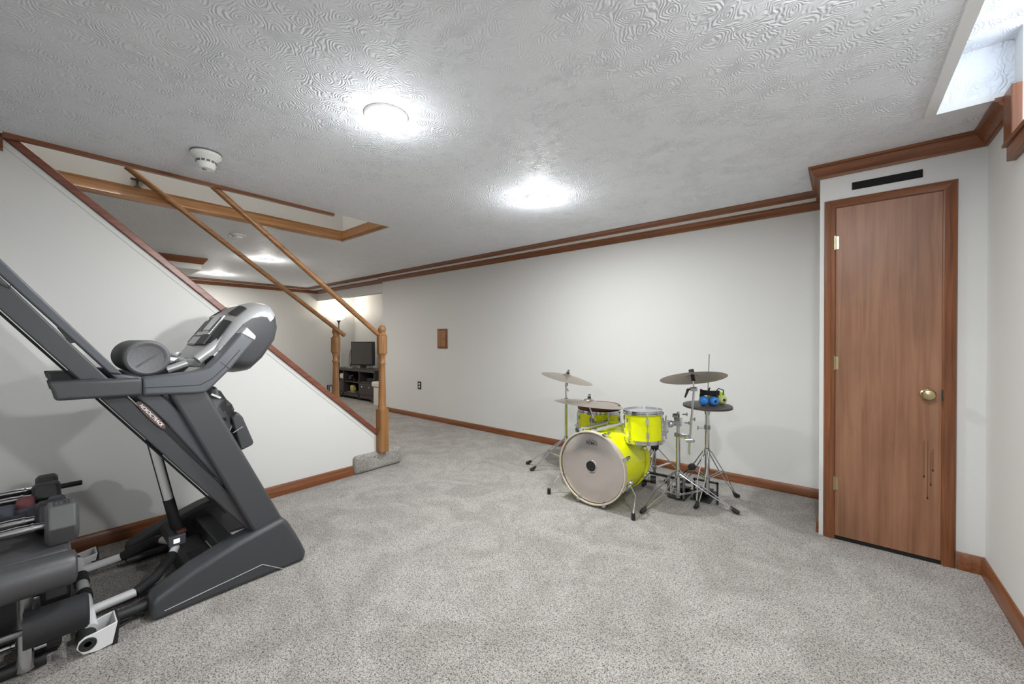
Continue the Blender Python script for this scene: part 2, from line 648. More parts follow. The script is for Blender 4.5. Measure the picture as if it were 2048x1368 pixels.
# low duct bulkhead crossing the room behind the camera
struct('wall_bulkhead', MB().box((XS, -1.0, 2.0), (XR, -.62, ZC)), 'wall')
struct('wall_soffit', MB().box((-7.6, -2.5, 2.13), (-6.44, 1.40, ZC)), 'wall')
# stairwell shaft above the opening
mb = MB()
mb.box((HX0 - .08, HY0, ZC + .001), (HX0, HY1 + .08, 4.6))
mb.box((HX0, HY1, ZC + .001), (HX1, HY1 + .08, 4.6))
mb.box((HX1, HY0, ZC + .02), (HX1 + .08, HY1 + .08, 4.6))
mb.box((HX0 - .08, HY0 - .08, ZC + .001), (HX1 + .08, HY0, 4.6))
mb.box((HX0 - .08, HY0 - .08, 4.6), (HX1 + .08, HY1 + .08, 4.68))
struct('wall_stairwell', mb, 'wall')

# mouldings
CROWN = [(0, 2.203), (.012, 2.203), (.015, 2.216), (.023, 2.221), (.043, 2.25), (.047, 2.262), (.057, 2.265), (.057, ZC), (0, ZC)]
CROWN_B = [(0, 2.193), (.012, 2.193), (.015, 2.203), (.024, 2.208), (.042, 2.232), (.047, 2.239), (.055, 2.241), (.055, 2.25), (0, 2.25)]
struct('trim_2', MB().sweep([(XR, 2.715), (XR, YD), (XC, YD), (XC, YB)], CROWN), 'woodX')
struct('trim_3', MB().sweep([(XC, YB), (-6.03, YB), (-6.03, 3.87), (XF, 3.87), (XF, -2.4)], CROWN_B), 'woodX')
struct('trim_4', MB().sweep([(XC, YB), (XF, YB), (XF, -2.4)], [(0.0, 2.25), (.15, 2.25), (.15, ZC), (0.0, ZC)]), 'white')
struct('trim_5', MB().sweep([(XC - .03, YB), (XF, YB), (XF, -2.4)],
       [(.15, 2.25), (.158, 2.246), (.180, 2.256), (.184, 2.263), (.193, 2.264), (.197, 2.259), (.225, 2.270), (.235, 2.276), (.235, ZC), (.15, ZC)]), 'woodX')
struct('trim_6', MB().sweep([(-6.44, -2.4), (-6.44, 1.40), (-7.6, 1.40)][::-1], [(0, 2.2), (.012, 2.2), (.045, 2.25), (.055, 2.26), (.055, ZC), (0, ZC)]), 'woodY')
mb = MB()
for q in (CROWN,):
    poly = [(XS + d, z) for d, z in q]
    n = len(poly)
    vs = [(x, -.10, z) for x, z in poly] + [(x, -.62, z) for x, z in poly]
    fs = [tuple(range(n)), tuple(range(n, 2 * n))[::-1]] + [((i + 1) % n, i, i + n, (i + 1) % n + n) for i in range(n)]
    mb.add(vs, fs)
struct('trim_7', mb, 'woodY')
# fascia boards of the stairwell opening
mb = MB()
mb.prism([(HX0 + .022, HY0, 2.275), (HX0 + .03, HY0, 2.30), (HX0 + .02, HY0, 2.315), (HX0 + .016, HY0, 2.385), (HX0, HY0, 2.385), (HX0, HY0, 2.275)], (0, HY1 - HY0, 0))
mb.prism([(HX0, HY1 - .022, 2.275), (HX0, HY1 - .03, 2.30), (HX0, HY1 - .02, 2.315), (HX0, HY1 - .016, 2.385), (HX0, HY1, 2.385), (HX0, HY1, 2.275)], (HX1 - HX0, 0, 0))
struct('trim_8', mb, 'oakY')
struct('trim_9', MB().box((HX1 - .03, -.10, ZC - .020), (HX1 + .003, 1.62, ZC + .015)), 'woodY')
# baseboards
BASE = [(0, 0), (.014, 0), (.014, .062), (.008, .072), (0, .074)]
struct('baseboard_back', MB().sweep([(XC, YB), (-6.03, YB)], BASE), 'woodX')
mb = MB()
mb.sweep([(XR, -.62), (XR, YD), (.475, YD)], [(0, 0), (.016, 0), (.016, .075), (.006, .09), (0, .09)])
struct('baseboard_right', mb, 'woodY')
struct('baseboard_stair', MB().sweep([(XS, 1.815), (XS, -2.0)], [(0, 0), (.016, 0), (.016, .07), (.008, .084), (0, .086)]), 'woodY')
struct('baseboard_far', MB().sweep([(XF, 4.72), (XF, -2.4)], BASE), 'woodY')
struct('baseboard_closet', MB().sweep([(XC, YD + .02), (XC, YB)], BASE), 'woodY')

# window in the pocket
w1 = struct_root('window_1', (XW, 2.3, 2.07))
build('pane', MB().quad((XW, PY0, 2.10), (XW, PY1, 2.10), (XW, PY1, PZ), (XW, PY0, PZ)), 'daylight', w1)
mb = MB()
for y in (PY0, 2.29, PY1 - .03):
    mb.box((XW - .03, y, 2.07), (XW - .004, y + .03, PZ))
mb.box((XW - .03, PY0, 2.07), (XW - .004, PY1, 2.10))
mb.box((XW - .03, PY0, PZ - .03), (XW - .004, PY1, PZ))
build('sash', mb, 'white', w1)
build('casing', MB().box((XR - .032, 2.61, 2.05), (XR, 2.715, ZC + .004)), 'woodZ', w1, bevel=.004)
mb = MB().box((XR - .036, 1.60, 2.052), (XR, 2.72, 2.068))
mb.box((XR - .026, 1.60, 1.985), (XR, 2.70, 2.052))
build('sill', mb, 'woodY', w1, bevel=.003)

w2 = struct_root('added_window', (XR, 1.15, S2[2]))  # unseen window, added to carry the key light from the right
XP = XR + .30
build('pane', MB().quad((XP, S2[0], S2[2]), (XP, S2[1], S2[2]), (XP, S2[1], S2[3]), (XP, S2[0], S2[3])), 'added_pane', w2)
mb = MB()
mb.box((XR + .05, S2[0] - .02, S2[2] - .02), (XP, S2[1] + .02, S2[2]))
mb.box((XR + .05, S2[0] - .02, S2[3]), (XP, S2[1] + .02, S2[3] + .02))
mb.box((XR + .05, S2[0] - .02, S2[2]), (XP, S2[0], S2[3]))
mb.box((XR + .05, S2[1], S2[2]), (XP, S2[1] + .02, S2[3]))
build('reveal', mb, 'wall', w2)  # deep reveal, shaped to cut light rising to the ceiling
li = D.lights.new('daylight', 'AREA')  # added key lamp with a narrowed cone, standing in for daylight
li.shape = 'RECTANGLE'
li.size, li.size_y = S2[3] - S2[2] - .02, S2[1] - S2[0] - .02
li.energy = SIDE_KEY
li.spread = math.radians(62)
lo = D.objects.new('daylight', li)
COL.objects.link(lo)
lo.parent = w2
lo.location = Vector((XP - .02, (S2[0] + S2[1]) / 2, (S2[2] + S2[3]) / 2)) - ORIG[w2.name]
lo.rotation_euler = (0, math.radians(77), math.radians(6))
mb = MB()
for y0_, y1_, z0_, z1_ in ((S2[0] - .06, S2[0], S2[2] - .06, S2[3] + .06), (S2[1], S2[1] + .06, S2[2] - .06, S2[3] + .06), (S2[0], S2[1], S2[2] - .06, S2[2]), (S2[0], S2[1], S2[3], S2[3] + .06)):
    mb.box((XR - .014, y0_, z0_), (XR, y1_, z1_))
build('casing', mb, 'woodY', w2)

# ------------------------------------------------------------------ closet door
d1 = struct_root('door_1', (.2, YD, 0))
build('slab', MB().box((-.026, YD - .012, .022), (.418, YD + .02, 2.012)), 'door', d1, bevel=.002)
cas = [(0, 0), (.006, .012), (.018, .016), (.05, .018), (.056, .012), (.056, 0)]


def casing_leg(xo, sgn, z0, z1):
    m_ = MB()
    vs, n = [], len(cas)
    for z in (z0, z1):
        for w, t in cas:
            vs.append((xo + sgn * w, YD - t, (z - (w if z == z1 else 0))))
    fs = [tuple(range(n)), tuple(range(n, 2 * n))] + [(i, (i + 1) % n, (i + 1) % n + n, i + n) for i in range(n)]
    return m_.add(vs, fs)


build('casing', casing_leg(-.082, 1, 0, 2.064), 'woodZ', d1)
build('casing', casing_leg(.474, -1, 0, 2.064), 'woodZ', d1)
m_ = MB()
n = len(cas)
vs = [(-.082 + w, YD - t, 2.064 - w) for w, t in cas] + [(.474 - w, YD - t, 2.064 - w) for w, t in cas]
m_.add(vs, [tuple(range(n)), tuple(range(n, 2 * n))] + [(i, (i + 1) % n, (i + 1) % n + n, i + n) for i in range(n)])
build('head_casing', m_, 'woodX', d1)
mb = MB()
mb.box((-.034, YD - .006, 0), (-.0275, YD - .001, 2.02))
mb.box((.4195, YD - .006, 0), (.426, YD - .001, 2.02))
mb.box((-.034, YD - .006, 2.0135), (.426, YD - .001, 2.02))
mb.box((-.034, YD - .010, .0), (.426, YD - .001, .02))
build('jamb_gap', mb, 'blackhole', d1)
for z in (1.80, 1.072, .34):
    h = build('hinge', MB().tube([(-.029, YD - .016, z - .042), (-.029, YD - .016, z + .042)], .0055, 10).box((-.033, YD - .014, z - .038), (-.012, YD - .0105, z + .038)), 'brass', d1)
kb = build('knob', MB().lathe([(.0, -.062), (.014, -.062), (.024, -.058), (.028, -.048), (.025, -.038), (.013, -.030), (.011, -.018), (.012, -.013)], (.365, YD, .915), (0, 1, 0)), 'brass', d1)
build('rosette', MB().lathe([(.0, -.022), (.02, -.022), (.030, -.017), (.033, -.012), (.033, -.008)], (.365, YD, .915), (0, 1, 0)), 'brass', kb)
build('strike_plate', MB().box((.417, YD - .016, .885), (.423, YD - .011, .945)), 'black', d1)
for x, z0, z1 in ((.352, .46, .66), (.366, .345, .66), (.378, .42, .60), (.386, .50, .62)):
    build('varnish_drip', MB().box((x - .0022, YD - .0128, z0), (x + .0022, YD - .0118, z1)).box((x - .0034, YD - .0128, z0 - .004), (x + .0034, YD - .0118, z0 + .008)), 'drip', d1)
tag(build('air_vent', MB().box((.047, YD - .004, 2.105), (.342, YD + .001, 2.149)), 'blackhole', bevel=.001), 'long black slot vent in the wall above the wooden door', 'vent')

# ------------------------------------------------------------------ ceiling lights and detectors
def ceiling_light(x, y, label, r=.095, watts=9., lens='lens', col=(.95, .98, 1), grp='recessed ceiling lights'):
    t = thing('ceiling_light', label, 'ceiling light', (x, y, ZC), grp)
    build('trim_ring', MB().lathe([(r, 0), (r, -.006), (r * .93, -.014), (r * .74, -.017), (r * .72, -.014)], (x, y, ZC), n=40), 'whiteplastic', t)
    build('lens', MB().lathe([(r * .73, -.014), (r * .6, -.021), (r * .3, -.025), (0, -.026)], (x, y, ZC), n=40), lens, t)
    li = D.lights.new('bulb', 'AREA')
    li.shape = 'DISK'
    li.size = r * 1.3
    li.energy = watts * .85
    li.color = col
    li.spread = math.radians(175)
    lo = D.objects.new('bulb', li)
    COL.objects.link(lo)
    lo.parent = t
    lo.location = (0, 0, -.03)
    point_light('glow', (x, y, ZC - .10), watts * .20, .06, col, t)
    return t


ceiling_light(-1.662, 1.07, 'large bright round ceiling light nearest the camera', .10, NEAR_LAMP * .58)
ceiling_light(-1.752, 2.405, 'round ceiling light above the drum kit', .085, NEAR_LAMP * 1.1)
ceiling_light(-5.87, 1.965, 'small round ceiling light seen between the two handrails', .085, FAR_LAMP, 'farlens', (1, .96, .90))
ceiling_light(-7.76, 1.90, 'small round ceiling light farthest back above the stair wall', .085, FAR_LAMP, 'farlens', (1, .96, .90))
ceiling_light(.08, 1.22, 'unseen round ceiling light added as fill between the camera and the closet', .095, FRONT_FILL)  # added out of view for fill light
ceiling_light(.0, -2.3, 'round ceiling light behind the low bulkhead', .085, REAR_LAMP)

ux_, uy_ = -3.72, .6  # added fill lamp with a fixture, lightens the dark shaft
t = thing('ceiling_light', 'unseen round ceiling light added to brighten the stairwell', 'ceiling light', (ux_, uy_, 4.6), 'recessed ceiling lights')
build('trim_ring', MB().lathe([(.09, 0), (.09, -.006), (.084, -.014), (.066, -.017)], (ux_, uy_, 4.6), n=32), 'whiteplastic', t)
build('lens', MB().lathe([(.066, -.014), (.05, -.021), (0, -.026)], (ux_, uy_, 4.6), n=32), 'lens', t)
point_light('bulb', (ux_, uy_, 4.48), STAIR_FILL, .06, (1, .97, .93), t)
sx, sy = -2.78, .628
t = thing('smoke_detector', 'white smoke detector with slotted sides near the stair opening', 'smoke detector', (sx, sy, ZC))
build('mount_plate', MB().lathe([(.074, 0), (.074, -.006), (.070, -.008)], (sx, sy, ZC)), 'slot', t)
build('housing', MB().lathe([(.072, -.008), (.072, -.022), (.06, -.034), (.05, -.042), (.046, -.046), (.045, -.062), (.043, -.080), (.034, -.092), (.014, -.095), (0, -.095)], (sx, sy, ZC)), 'whiteplastic', t)
for k in range(12):
    a = k * math.pi / 6
    c = Vector((sx + .0455 * math.cos(a), sy + .0455 * math.sin(a), ZC - .054))
    build('slot', MB().obox(c, (.0015 * math.cos(a), .0015 * math.sin(a), 0), (-.0085 * math.sin(a), .0085 * math.cos(a), 0), (0, 0, .006)), 'slot', t)
build('test_button', MB().lathe([(.010, -.094), (.010, -.102), (0, -.103)], (sx + .01, sy - .01, ZC)), 'steel', t)
t = thing('smoke_detector', 'flat white smoke detector on the ceiling beyond the stairs', 'smoke detector', (-4.715, 1.32, ZC))
build('base', MB().lathe([(.07, 0), (.07, -.012), (.055, -.016)], (-4.715, 1.32, ZC)), 'whiteplastic', t)
build('sensor_cap', MB().lathe([(.05, -.014), (.045, -.034), (.02, -.038), (0, -.038)], (-4.715, 1.32, ZC)), 'whiteplastic', t)

# ------------------------------------------------------------------ wall fittings
t = thing('cover_plate', 'small rectangular wooden cover plate on the long back wall', 'cover plate', (-4.46, YB, 1.08))
a, b = P(876, 658, Y=YB), P(895, 697, Y=YB)
build('frame', MB().box((a.x, YB - .014, b.z), (b.x, YB, a.z)), 'woodZ', t, bevel=.004)
build('panel', MB().box((a.x + .025, YB - .019, b.z + .025), (b.x - .025, YB - .012, a.z - .025)), 'oakZ', t, bevel=.003)
build('latch', MB().ball((b.x - .06, YB - .021, (a.z + b.z) / 2), .012, .006, .008), 'ink', t)
t = thing('wall_outlet', 'black wall outlet low on the back wall', 'outlet', (-5.02, YB, .5))
build('plate', MB().box((-5.058, YB - .008, .446), (-4.978, YB, .565)), 'black', t, bevel=.003)
for z in (.482, .53):
    build('socket', MB().lathe([(0, -.011), (.015, -.011), (.017, -.007)], (-5.018, YB, z), (0, 1, 0), 16), 'paper', t)
t = thing('cross_ornament', 'small dark metal cross on the wooden ledge above the stairs', 'ornament', (HX0 + .012, .507, 2.385))
build('upright', MB().box((HX0 + .006, .501, 2.385), (HX0 + .018, .515, 2.475)), 'bronze', t)
build('arm', MB().box((HX0 + .004, .470, 2.435), (HX0 + .02, .545, 2.449)), 'bronze', t)
build('foot', MB().box((HX0 + .002, .492, 2.385), (HX0 + .022, .524, 2.392)), 'bronze', t)

# ------------------------------------------------------------------ staircase
st = thing('staircase', 'carpeted staircase with oak newel posts and round handrails', 'staircase', (-3.8, 2.1, 0))
build('step', MB().box((XS + .035, 1.815, 0), (-4.33, 2.31, .165)), 'carpet', st, bevel=.03, seg=3)
for k in range(2, 15):
    y1 = 1.96 - .205 * (k - 2)
    build('step', MB().box((XS - .105, y1 - .24, .165 * k - .165), (-4.28, y1, .165 * k)), 'carpet', st)
# sloping cap board
dv = Vector((0, cap1[0] - cap0[0], cap1[1] - cap0[1])).normalized()
nv = Vector((0, -dv.z, dv.y)) * (1 if dv.y > 0 else -1)
if nv.z < 0:
    nv = -nv
c0 = Vector((XS - .05, cap0[0] + .01, cap0[1]))
c1 = Vector((XS - .05, cap1[0], cap1[1]))
mid = (c0 + c1) / 2 + nv * .002
build('wall_cap', MB().obox(mid, (.070, 0, 0), (c1 - c0) / 2, nv * .020), 'cap', st, bevel=.005)
build('cap_moulding', MB().obox(mid - nv * .036, (.054, 0, 0), (c1 - c0) / 2, nv * .013), 'wall', st)


def newel(x, y, z0, zt):
    H = zt
    nw = build('newel_post', MB().box((x - .042, y - .042, z0), (x + .042, y + .042, .56)).prism(
        [(x + sx_ * .042, y + sy_ * .042, .56) for sx_, sy_ in ((-1, -1), (1, -1), (1, 1), (-1, 1))], (0, 0, .004)), 'oakZ', st, bevel=.006)
    build('turning', MB().lathe([(.040, .555), (.043, .575), (.036, .59), (.038, .60), (.034, .62), (.0345, .70), (.030, .90), (.027, H - .385), (.034, H - .375), (.036, H - .36), (.028, H - .345), (.031, H - .30), (.038, H - .285), (.038, H - .27)], (x, y, 0), n=28), 'oakZ', nw)
    o8 = [(x + .047 * math.cos(math.pi / 8 + k * math.pi / 4) * 1.04, y + .047 * math.sin(math.pi / 8 + k * math.pi / 4) * 1.04, H - .275) for k in range(8)]
    build('block', MB().prism(o8, (0, 0, .175)), 'oakZ', nw, bevel=.006)
    build('finial', MB().lathe([(.036, H - .105), (.040, H - .095), (.030, H - .082), (.028, H - .072), (.036, H - .055), (.038, H - .04), (.032, H - .02), (.02, H - .006), (0, H)], (x, y, 0), n=28), 'oakZ', nw)
    return nw


newel(-3.33, 2.09, .16, 1.355)
p2 = P(671, 655, X=-4.25)
newel(p2.x, p2.y, 0.0, p2.z)
build('handrail', MB().tube([(-3.35, 2.06, 1.268), (-3.35, .79, 2.285)], .021, 16), 'oakY', st)
a, b = P(689, 671, X=-4.205), P(252, 333, X=-4.10)
build('handrail', MB().tube([a, b], .021, 16), 'oakY', st)

# ------------------------------------------------------------------ treadmill, deck folded up
TX0, TX1 = -2.27, -3.08
tm = thing('treadmill', 'large dark grey folding treadmill with its deck raised', 'treadmill', (-2.67, .62, 0))
cover = [(.31, .0), (.31, .084), (.330, .103), (.457, .165), (.631, .224), (.837, .272), (.865, .237), (.93, .102), (.951, .045), (.945, .0)]
cov = build('side_cover', MB().prismX(cover, TX0, TX0 - .13), 'tread', tm, bevel=.022, seg=3)
a1, a2, a3 = P(329, 1222, X=TX0), P(525, 1129, X=TX0), P(573, 1139, X=TX0)
build('accent_line', MB().tube([a1 + Vector((.000, 0, 0)), a2, a3], .0022, 8), 'silver', cov)
build('side_cover', MB().prismX(cover, TX1, TX1 + .13), 'tread_dark', tm, bevel=.022, seg=3)
UPR = [(.372, 1.0), (.505, 1.0), (.848, .245), (.80, .18), (.72, .20)]
build('upright', MB().prismX(UPR, TX0 - .025, TX0 - .115), 'tread', tm, bevel=.014, seg=3)
build('upright', MB().prismX(UPR, TX1 + .025, TX1 + .115), 'tread', tm, bevel=.014, seg=3)
GRIP = [(.030, 1.061), (.046, .988), (.29, .983), (.29, 1.056)]
ARM = [(.2905, .983), (.2905, 1.056), (.47, 1.072), (.515, 1.088), (.55, 1.125), (.648, 1.252), (.706, 1.212), (.603, 1.075), (.53, .995), (.505, .974), (.47, .972)]
for x0, x1 in ((TX0, TX0 - .10), (TX1 + .10, TX1)):
    hr = build('handrail', MB().prismX(ARM, x0, x1), 'tread_rail', tm, bevel=.010, seg=3)
    build('grip', MB().prismX(GRIP, x0, x1), 'tread', hr, bevel=.012, seg=3)
    build('grip_inset', MB().prismX([(.026, 1.064), (.034, 1.03), (.16, 1.045), (.16, 1.062)], min(x0, x1) + .004, max(x0, x1) - .035), 'black', hr, bevel=.004)
# rib line along the near arm
build('rail_seam', MB().tube([P(288, 776, X=TX0), P(400, 770, X=TX0), P(425, 757, X=TX0), P(448, 736, X=TX0), P(480, 700, X=TX0)], .0016, 6), 'black', tm)
build('arm_joint', MB().tube([P(461, 739, X=TX0 + .0005), P(441, 724, X=TX0 + .0005)], .0014, 6), 'black', tm)
build('arm_end', MB().prismX([(.646, 1.25), (.708, 1.212), (.716, 1.235), (.674, 1.282)], TX0 - .002, TX0 - .09), 'silver', tm, bevel=.006)
# folded deck
DECK = [(.695, .235), (-.45, 1.85), (-.375, 1.872), (.335, .855), (.762, .25)]
dk = build('deck', MB().prismX(DECK, -2.335, -3.015), 'tread', tm, bevel=.006)
sl = Vector((0, -1.145, 1.615)).normalized()
nb = Vector((0, -sl.z, sl.y))
c = Vector((-2.675, (.64 - .43) / 2, (.315 + 1.82) / 2)) + nb * .004
build('belt', MB().obox(c + nb * .004, (.25, 0, 0), sl * .9, nb * .004), 'rubber', dk)
build('rear_cap', MB().prismX([(-.455, 1.855), (-.36, 1.88), (-.40, 1.95), (-.48, 1.93)], -2.33, -3.02), 'black', dk, bevel=.01)
build('seam', MB().tube([P(0, 568, X=-2.333), P(20, 577, X=-2.333), P(21, 567, X=-2.333)], .0016, 6), 'black', dk)
for x0, x1 in ((-2.335, -2.395), (-3.015, -2.955)):
    if x0 > -2.5:
        fr = build('lift_frame', MB().prismX([(-.425, 2.0), (.236, 1.072), (.196, 1.080), (-.47, 1.985)], x0, x1), 'tread_rail', tm, bevel=.006)
    else:
        fr = tm
    build('frame_foot', MB().prismX([(.235, 1.072), (.300, 1.055), (.476, .823), (.70, .44), (.64, .42), (.375, .842), (.20, 1.076)], x0, x1), 'tread_rail', fr, bevel=.008)
    if x0 > -2.5:
        build('cushion', MB().prismX([(.055, 1.268), (.085, 1.285), (.125, 1.215), (.090, 1.205)], x0 - .006, x1), 'black', fr)
    build('hinge_block', MB().prismX([(.335, .845), (.40, .85), (.58, .56), (.52, .53)], x0 - .012 if x0 > -2.5 else x0 + .012, x1), 'black', fr)
# long pill shaped badge with lettering
pa, pb = P(274, 803, X=-2.328), P(330, 857, X=-2.328)
bd = (pb - pa).normalized()
bn = Vector((0, -bd.z, bd.y))
bn = bn if bn.z > 0 else -bn
mb = MB()
L = (pb - pa).length / 2
cc = (pa + pb) / 2
poly = []
for k in range(20):
    t_ = 2 * math.pi * k / 20
    poly.append(cc + bd * (L * (abs(math.cos(t_)) ** .7) * (1 if math.cos(t_) >= 0 else -1)) + bn * (.0135 * math.sin(t_)))
badge = build('badge', mb.prism(poly, (.004, 0, 0)), 'badge', dk)
text_mesh('badge_lettering', 'NORDICTRACK', .0175, cc + Vector((.0046, 0, 0)), bd, bn, 'paper', badge, .0004, .25, .0004)
# base parts between the covers
build('cross_member', MB().box((TX0 - .12, .60, .10), (TX1 + .12, .68, .16)), 'tread', tm, bevel=.005)
build('base_rail', MB().tube([(TX0 - .09, .10, .045), (TX0 - .09, .75, .045)], .022, 14), 'tread_dark', tm)
build('base_rail', MB().tube([(TX1 + .09, .18, .045), (TX1 + .09, .75, .045)], .022, 14), 'tread_dark', tm)
mh = build('motor_box', MB().box((-2.50, .46, .02), (-2.86, .60, .10)), 'tread_dark', tm, bevel=.01)
for k in range(5):
    build('vent_slot', MB().box((-2.515 - .028 * k, .50, .099), (-2.527 - .028 * k, .56, .1025)), 'black', mh)
build('floor_strut', MB().tube([(-2.52, .16, .03), (-2.52, .52, .035)], .016, 12), 'tread_dark', tm)
build('strut_bracket', MB().box((-2.50, .40, .01), (-2.54, .47, .075)), 'tread', tm, bevel=.004)
build('floor_strut', MB().tube([(-2.9, .30, .05), (-2.9, .62, .06)], .018, 12), 'tread_dark', tm)
build('power_cord', MB().tube([(-2.42, .70, .20), (-2.42, .62, .20), (-2.41, .52, .15), (-2.40, .42, .12), (-2.38, .33, .06), (-2.36, .26, .012), (-2.33, .20, .007), (-2.345, .185, .007), (-2.37, .21, .007), (-2.36, .30, .007)], .0045, 8), 'black', tm)
# console: rounded block lofted across the width
CON = [(.500, 1.115), (.535, 1.185), (.655, 1.358), (.727, 1.412), (.80, 1.434), (.850, 1.428), (.876, 1.385), (.888, 1.30), (.872, 1.22), (.80, 1.105), (.735, 1.040), (.69, 1.036), (.60, 1.055), (.53, 1.085)]
pc = (.715, 1.215)
secs = [(-2.360, .58), (-2.366, .68), (-2.385, .77), (-2.42, .85), (-2.48, .92), (-2.56, .975), (-2.67, 1.0), (-2.78, .975), (-2.86, .92), (-2.92, .85), (-2.955, .77), (-2.974, .68), (-2.98, .58)]


def con_scale(x):
    for (xa, sa), (xb, sb) in zip(secs, secs[1:]):
        if xb <= x <= xa:
            return sa + (sb - sa) * (x - xa) / (xb - xa)
    return .58


vs, fs, n = [], [], len(CON)
for x, s_ in secs:
    vs += [(x, pc[0] + (y - pc[0]) * s_, pc[1] + (z - pc[1]) * s_) for y, z in CON]
top_f, bot_f = [], []
for i in range(len(secs) - 1):
    for j in range(n):
        a, b = i * n + j, i * n + (j + 1) % n
        (top_f if j in (0, 1, 2, 3, 4, 5) else bot_f).append((a, b, b + n, a + n))
bot_f += [tuple(range(n))[::-1], tuple(range((len(secs) - 1) * n, len(secs) * n))]
con = build('console', MB().add(vs, top_f, True), 'silver', tm)
build('console_shell', MB().add(vs, bot_f, True), 'tread', con)
A0, A1 = Vector((0, .535, 1.185)), Vector((0, .655, 1.358))
pv = (A1 - A0).normalized()
pn = Vector((0, -pv.z, pv.y))


def panel(name, x0, x1, v0, v1, mat, h=.004, lift=.0, skew=0.0, bev=.0015):
    """a slab following the console face: x range and distance up the face"""
    n_ = 4

    def pt(x, v, up):
        for (ya, za), (yb, zb2) in zip(CON[:4], CON[1:5]):      # walk up the profile
            l_ = math.hypot(yb - ya, zb2 - za)
            if v <= l_ or (yb, zb2) == CON[4]:
                break
            v -= l_
        f_ = v / l_
        k = con_scale(x)
        nn = Vector((0, -(zb2 - za), yb - ya)).normalized()
        return Vector((x, pc[0] + (ya + (yb - ya) * f_ - pc[0]) * k, pc[1] + (za + (zb2 - za) * f_ - pc[1]) * k)) + nn * (up + .0015)
    vs_, fs_ = [], []
    for i_ in range(n_ + 1):
        x = x0 + (x1 - x0) * i_ / n_
        vs_ += [pt(x, v0, lift), pt(x + skew, v1, lift), pt(x + skew, v1, lift + h), pt(x, v0, lift + h)]
    for i_ in range(n_):
        for q in range(4):
            a_, b_ = i_ * 4 + q, i_ * 4 + (q + 1) % 4
            fs_.append((a_, b_, b_ + 4, a_ + 4))
    fs_ += [(3, 2, 1, 0), tuple(n_ * 4 + q for q in range(4))]
    return build(name, MB().add(vs_, fs_), mat, con, bevel=bev)


panel('display_bezel', -2.53, -2.76, .15, .280, 'silver', .008)
panel('display', -2.56, -2.66, .175, .258, 'screen', .003, .008)
panel('button_row', -2.54, -2.55, .165, .265, 'tread', .003, .008)
panel('button_row', -2.675, -2.683, .165, .265, 'tread', .003, .008)
panel('button_row', -2.72, -2.727, .165, .265, 'tread', .003, .008)
panel('speaker', -2.41, -2.53, .296, .374, 'tread_dark', .004, .001, -.015)
panel('speaker', -2.78, -2.91, .296, .374, 'tread_dark', .004, .001, .015)
panel('cup_tray', -2.395, -2.49, .095, .255, 'black', .004, .002, -.01)
panel('cup_tray', -2.81, -2.91, .095, .255, 'black', .004, .002, .01)
panel('lower_tray', -2.48, -2.58, .082, .145, 'tread_dark', .012, .002)
panel('keypad', -2.60, -2.78, .080, .140, 'tread_rail', .006, .001)
pk = panel('keypad_plate', -2.59, -2.79, .142, .149, 'silver', .008, .001)
for k in range(6):
    panel('key', -2.61 - k * .027, -2.629 - k * .027, .088, .132, 'silver', .003, .006, 0, .001)
build('pulse_bar', MB().tube([(-2.44, .53, 1.10), (-2.50, .47, 1.105), (-2.84, .47, 1.105), (-2.90, .53, 1.10)], .020, 16), 'silver', tm)
build('pulse_grip', MB().tube([(-2.47, .475, 1.105), (-2.47, .40, 1.075)], .017, 16), 'silver', tm)
build('mount_tube', MB().tube([(-2.62, .50, 1.10), (-2.62, .40, 1.125)], .026, 16), 'silver', tm)
build('clip_plate', MB().lathe([(0, .01), (.03, .01), (.034, .004), (.034, 0)], (-2.62, .455, 1.145), (0, -.3, 1), 20), 'silver', tm)
for x0 in (TX0 - .045, TX1 + .045):
    build('console_arm', MB().tube([(x0, .60, 1.14), (x0 + (.08 if x0 < -2.6 else -.08), .66, 1.20)], .03, 12), 'silver', tm)
build('inner_handle', MB().tube([(-2.40, .50, 1.12), (-2.41, .56, 1.17), (-2.42, .66, 1.27)], [.022, .026, .022], 14), 'silver', tm)
# lettering strip on the silver side arm
for k in range(5):
    a = P(432 + k * 11, 708 - k * 10.5, X=-2.362)
    build('arm_marking', MB().obox(a, (.001, 0, 0), (0, .008, .0085), (0, -.003, .003)), 'paper', con)
# grey tray on the front of the uprights
tr = [P(x, y, X=-2.50) for x, y in ((463, 836), (476, 824), (486, 834), (508, 884), (506, 890), (482, 902))]
tray = build('accessory_tray', MB().prism(tr, (-.36, 0, 0)), 'tread', tm, bevel=.008)
build('tray_lip', MB().tube([P(466, 866, X=-2.497), P(486, 853, X=-2.497)], .0025, 6), 'silver', tray)
tb = [P(x, y, X=-2.45) for x, y in ((380, 800), (425, 790), (452, 832), (448, 848), (480, 895), (450, 905))]
build('front_brace', MB().tube([(TX0 - .1, .60, .78), (TX1 + .1, .60, .78)], .03, 14), 'tread_dark', tm)
build('wheel_disc', MB().lathe([(.020, .0), (.055, .0), (.058, -.006), (.058, -.03), (.02, -.03)], P(372, 830, X=-2.55), (1, 0, 0), 28), 'tread_rail', tm)

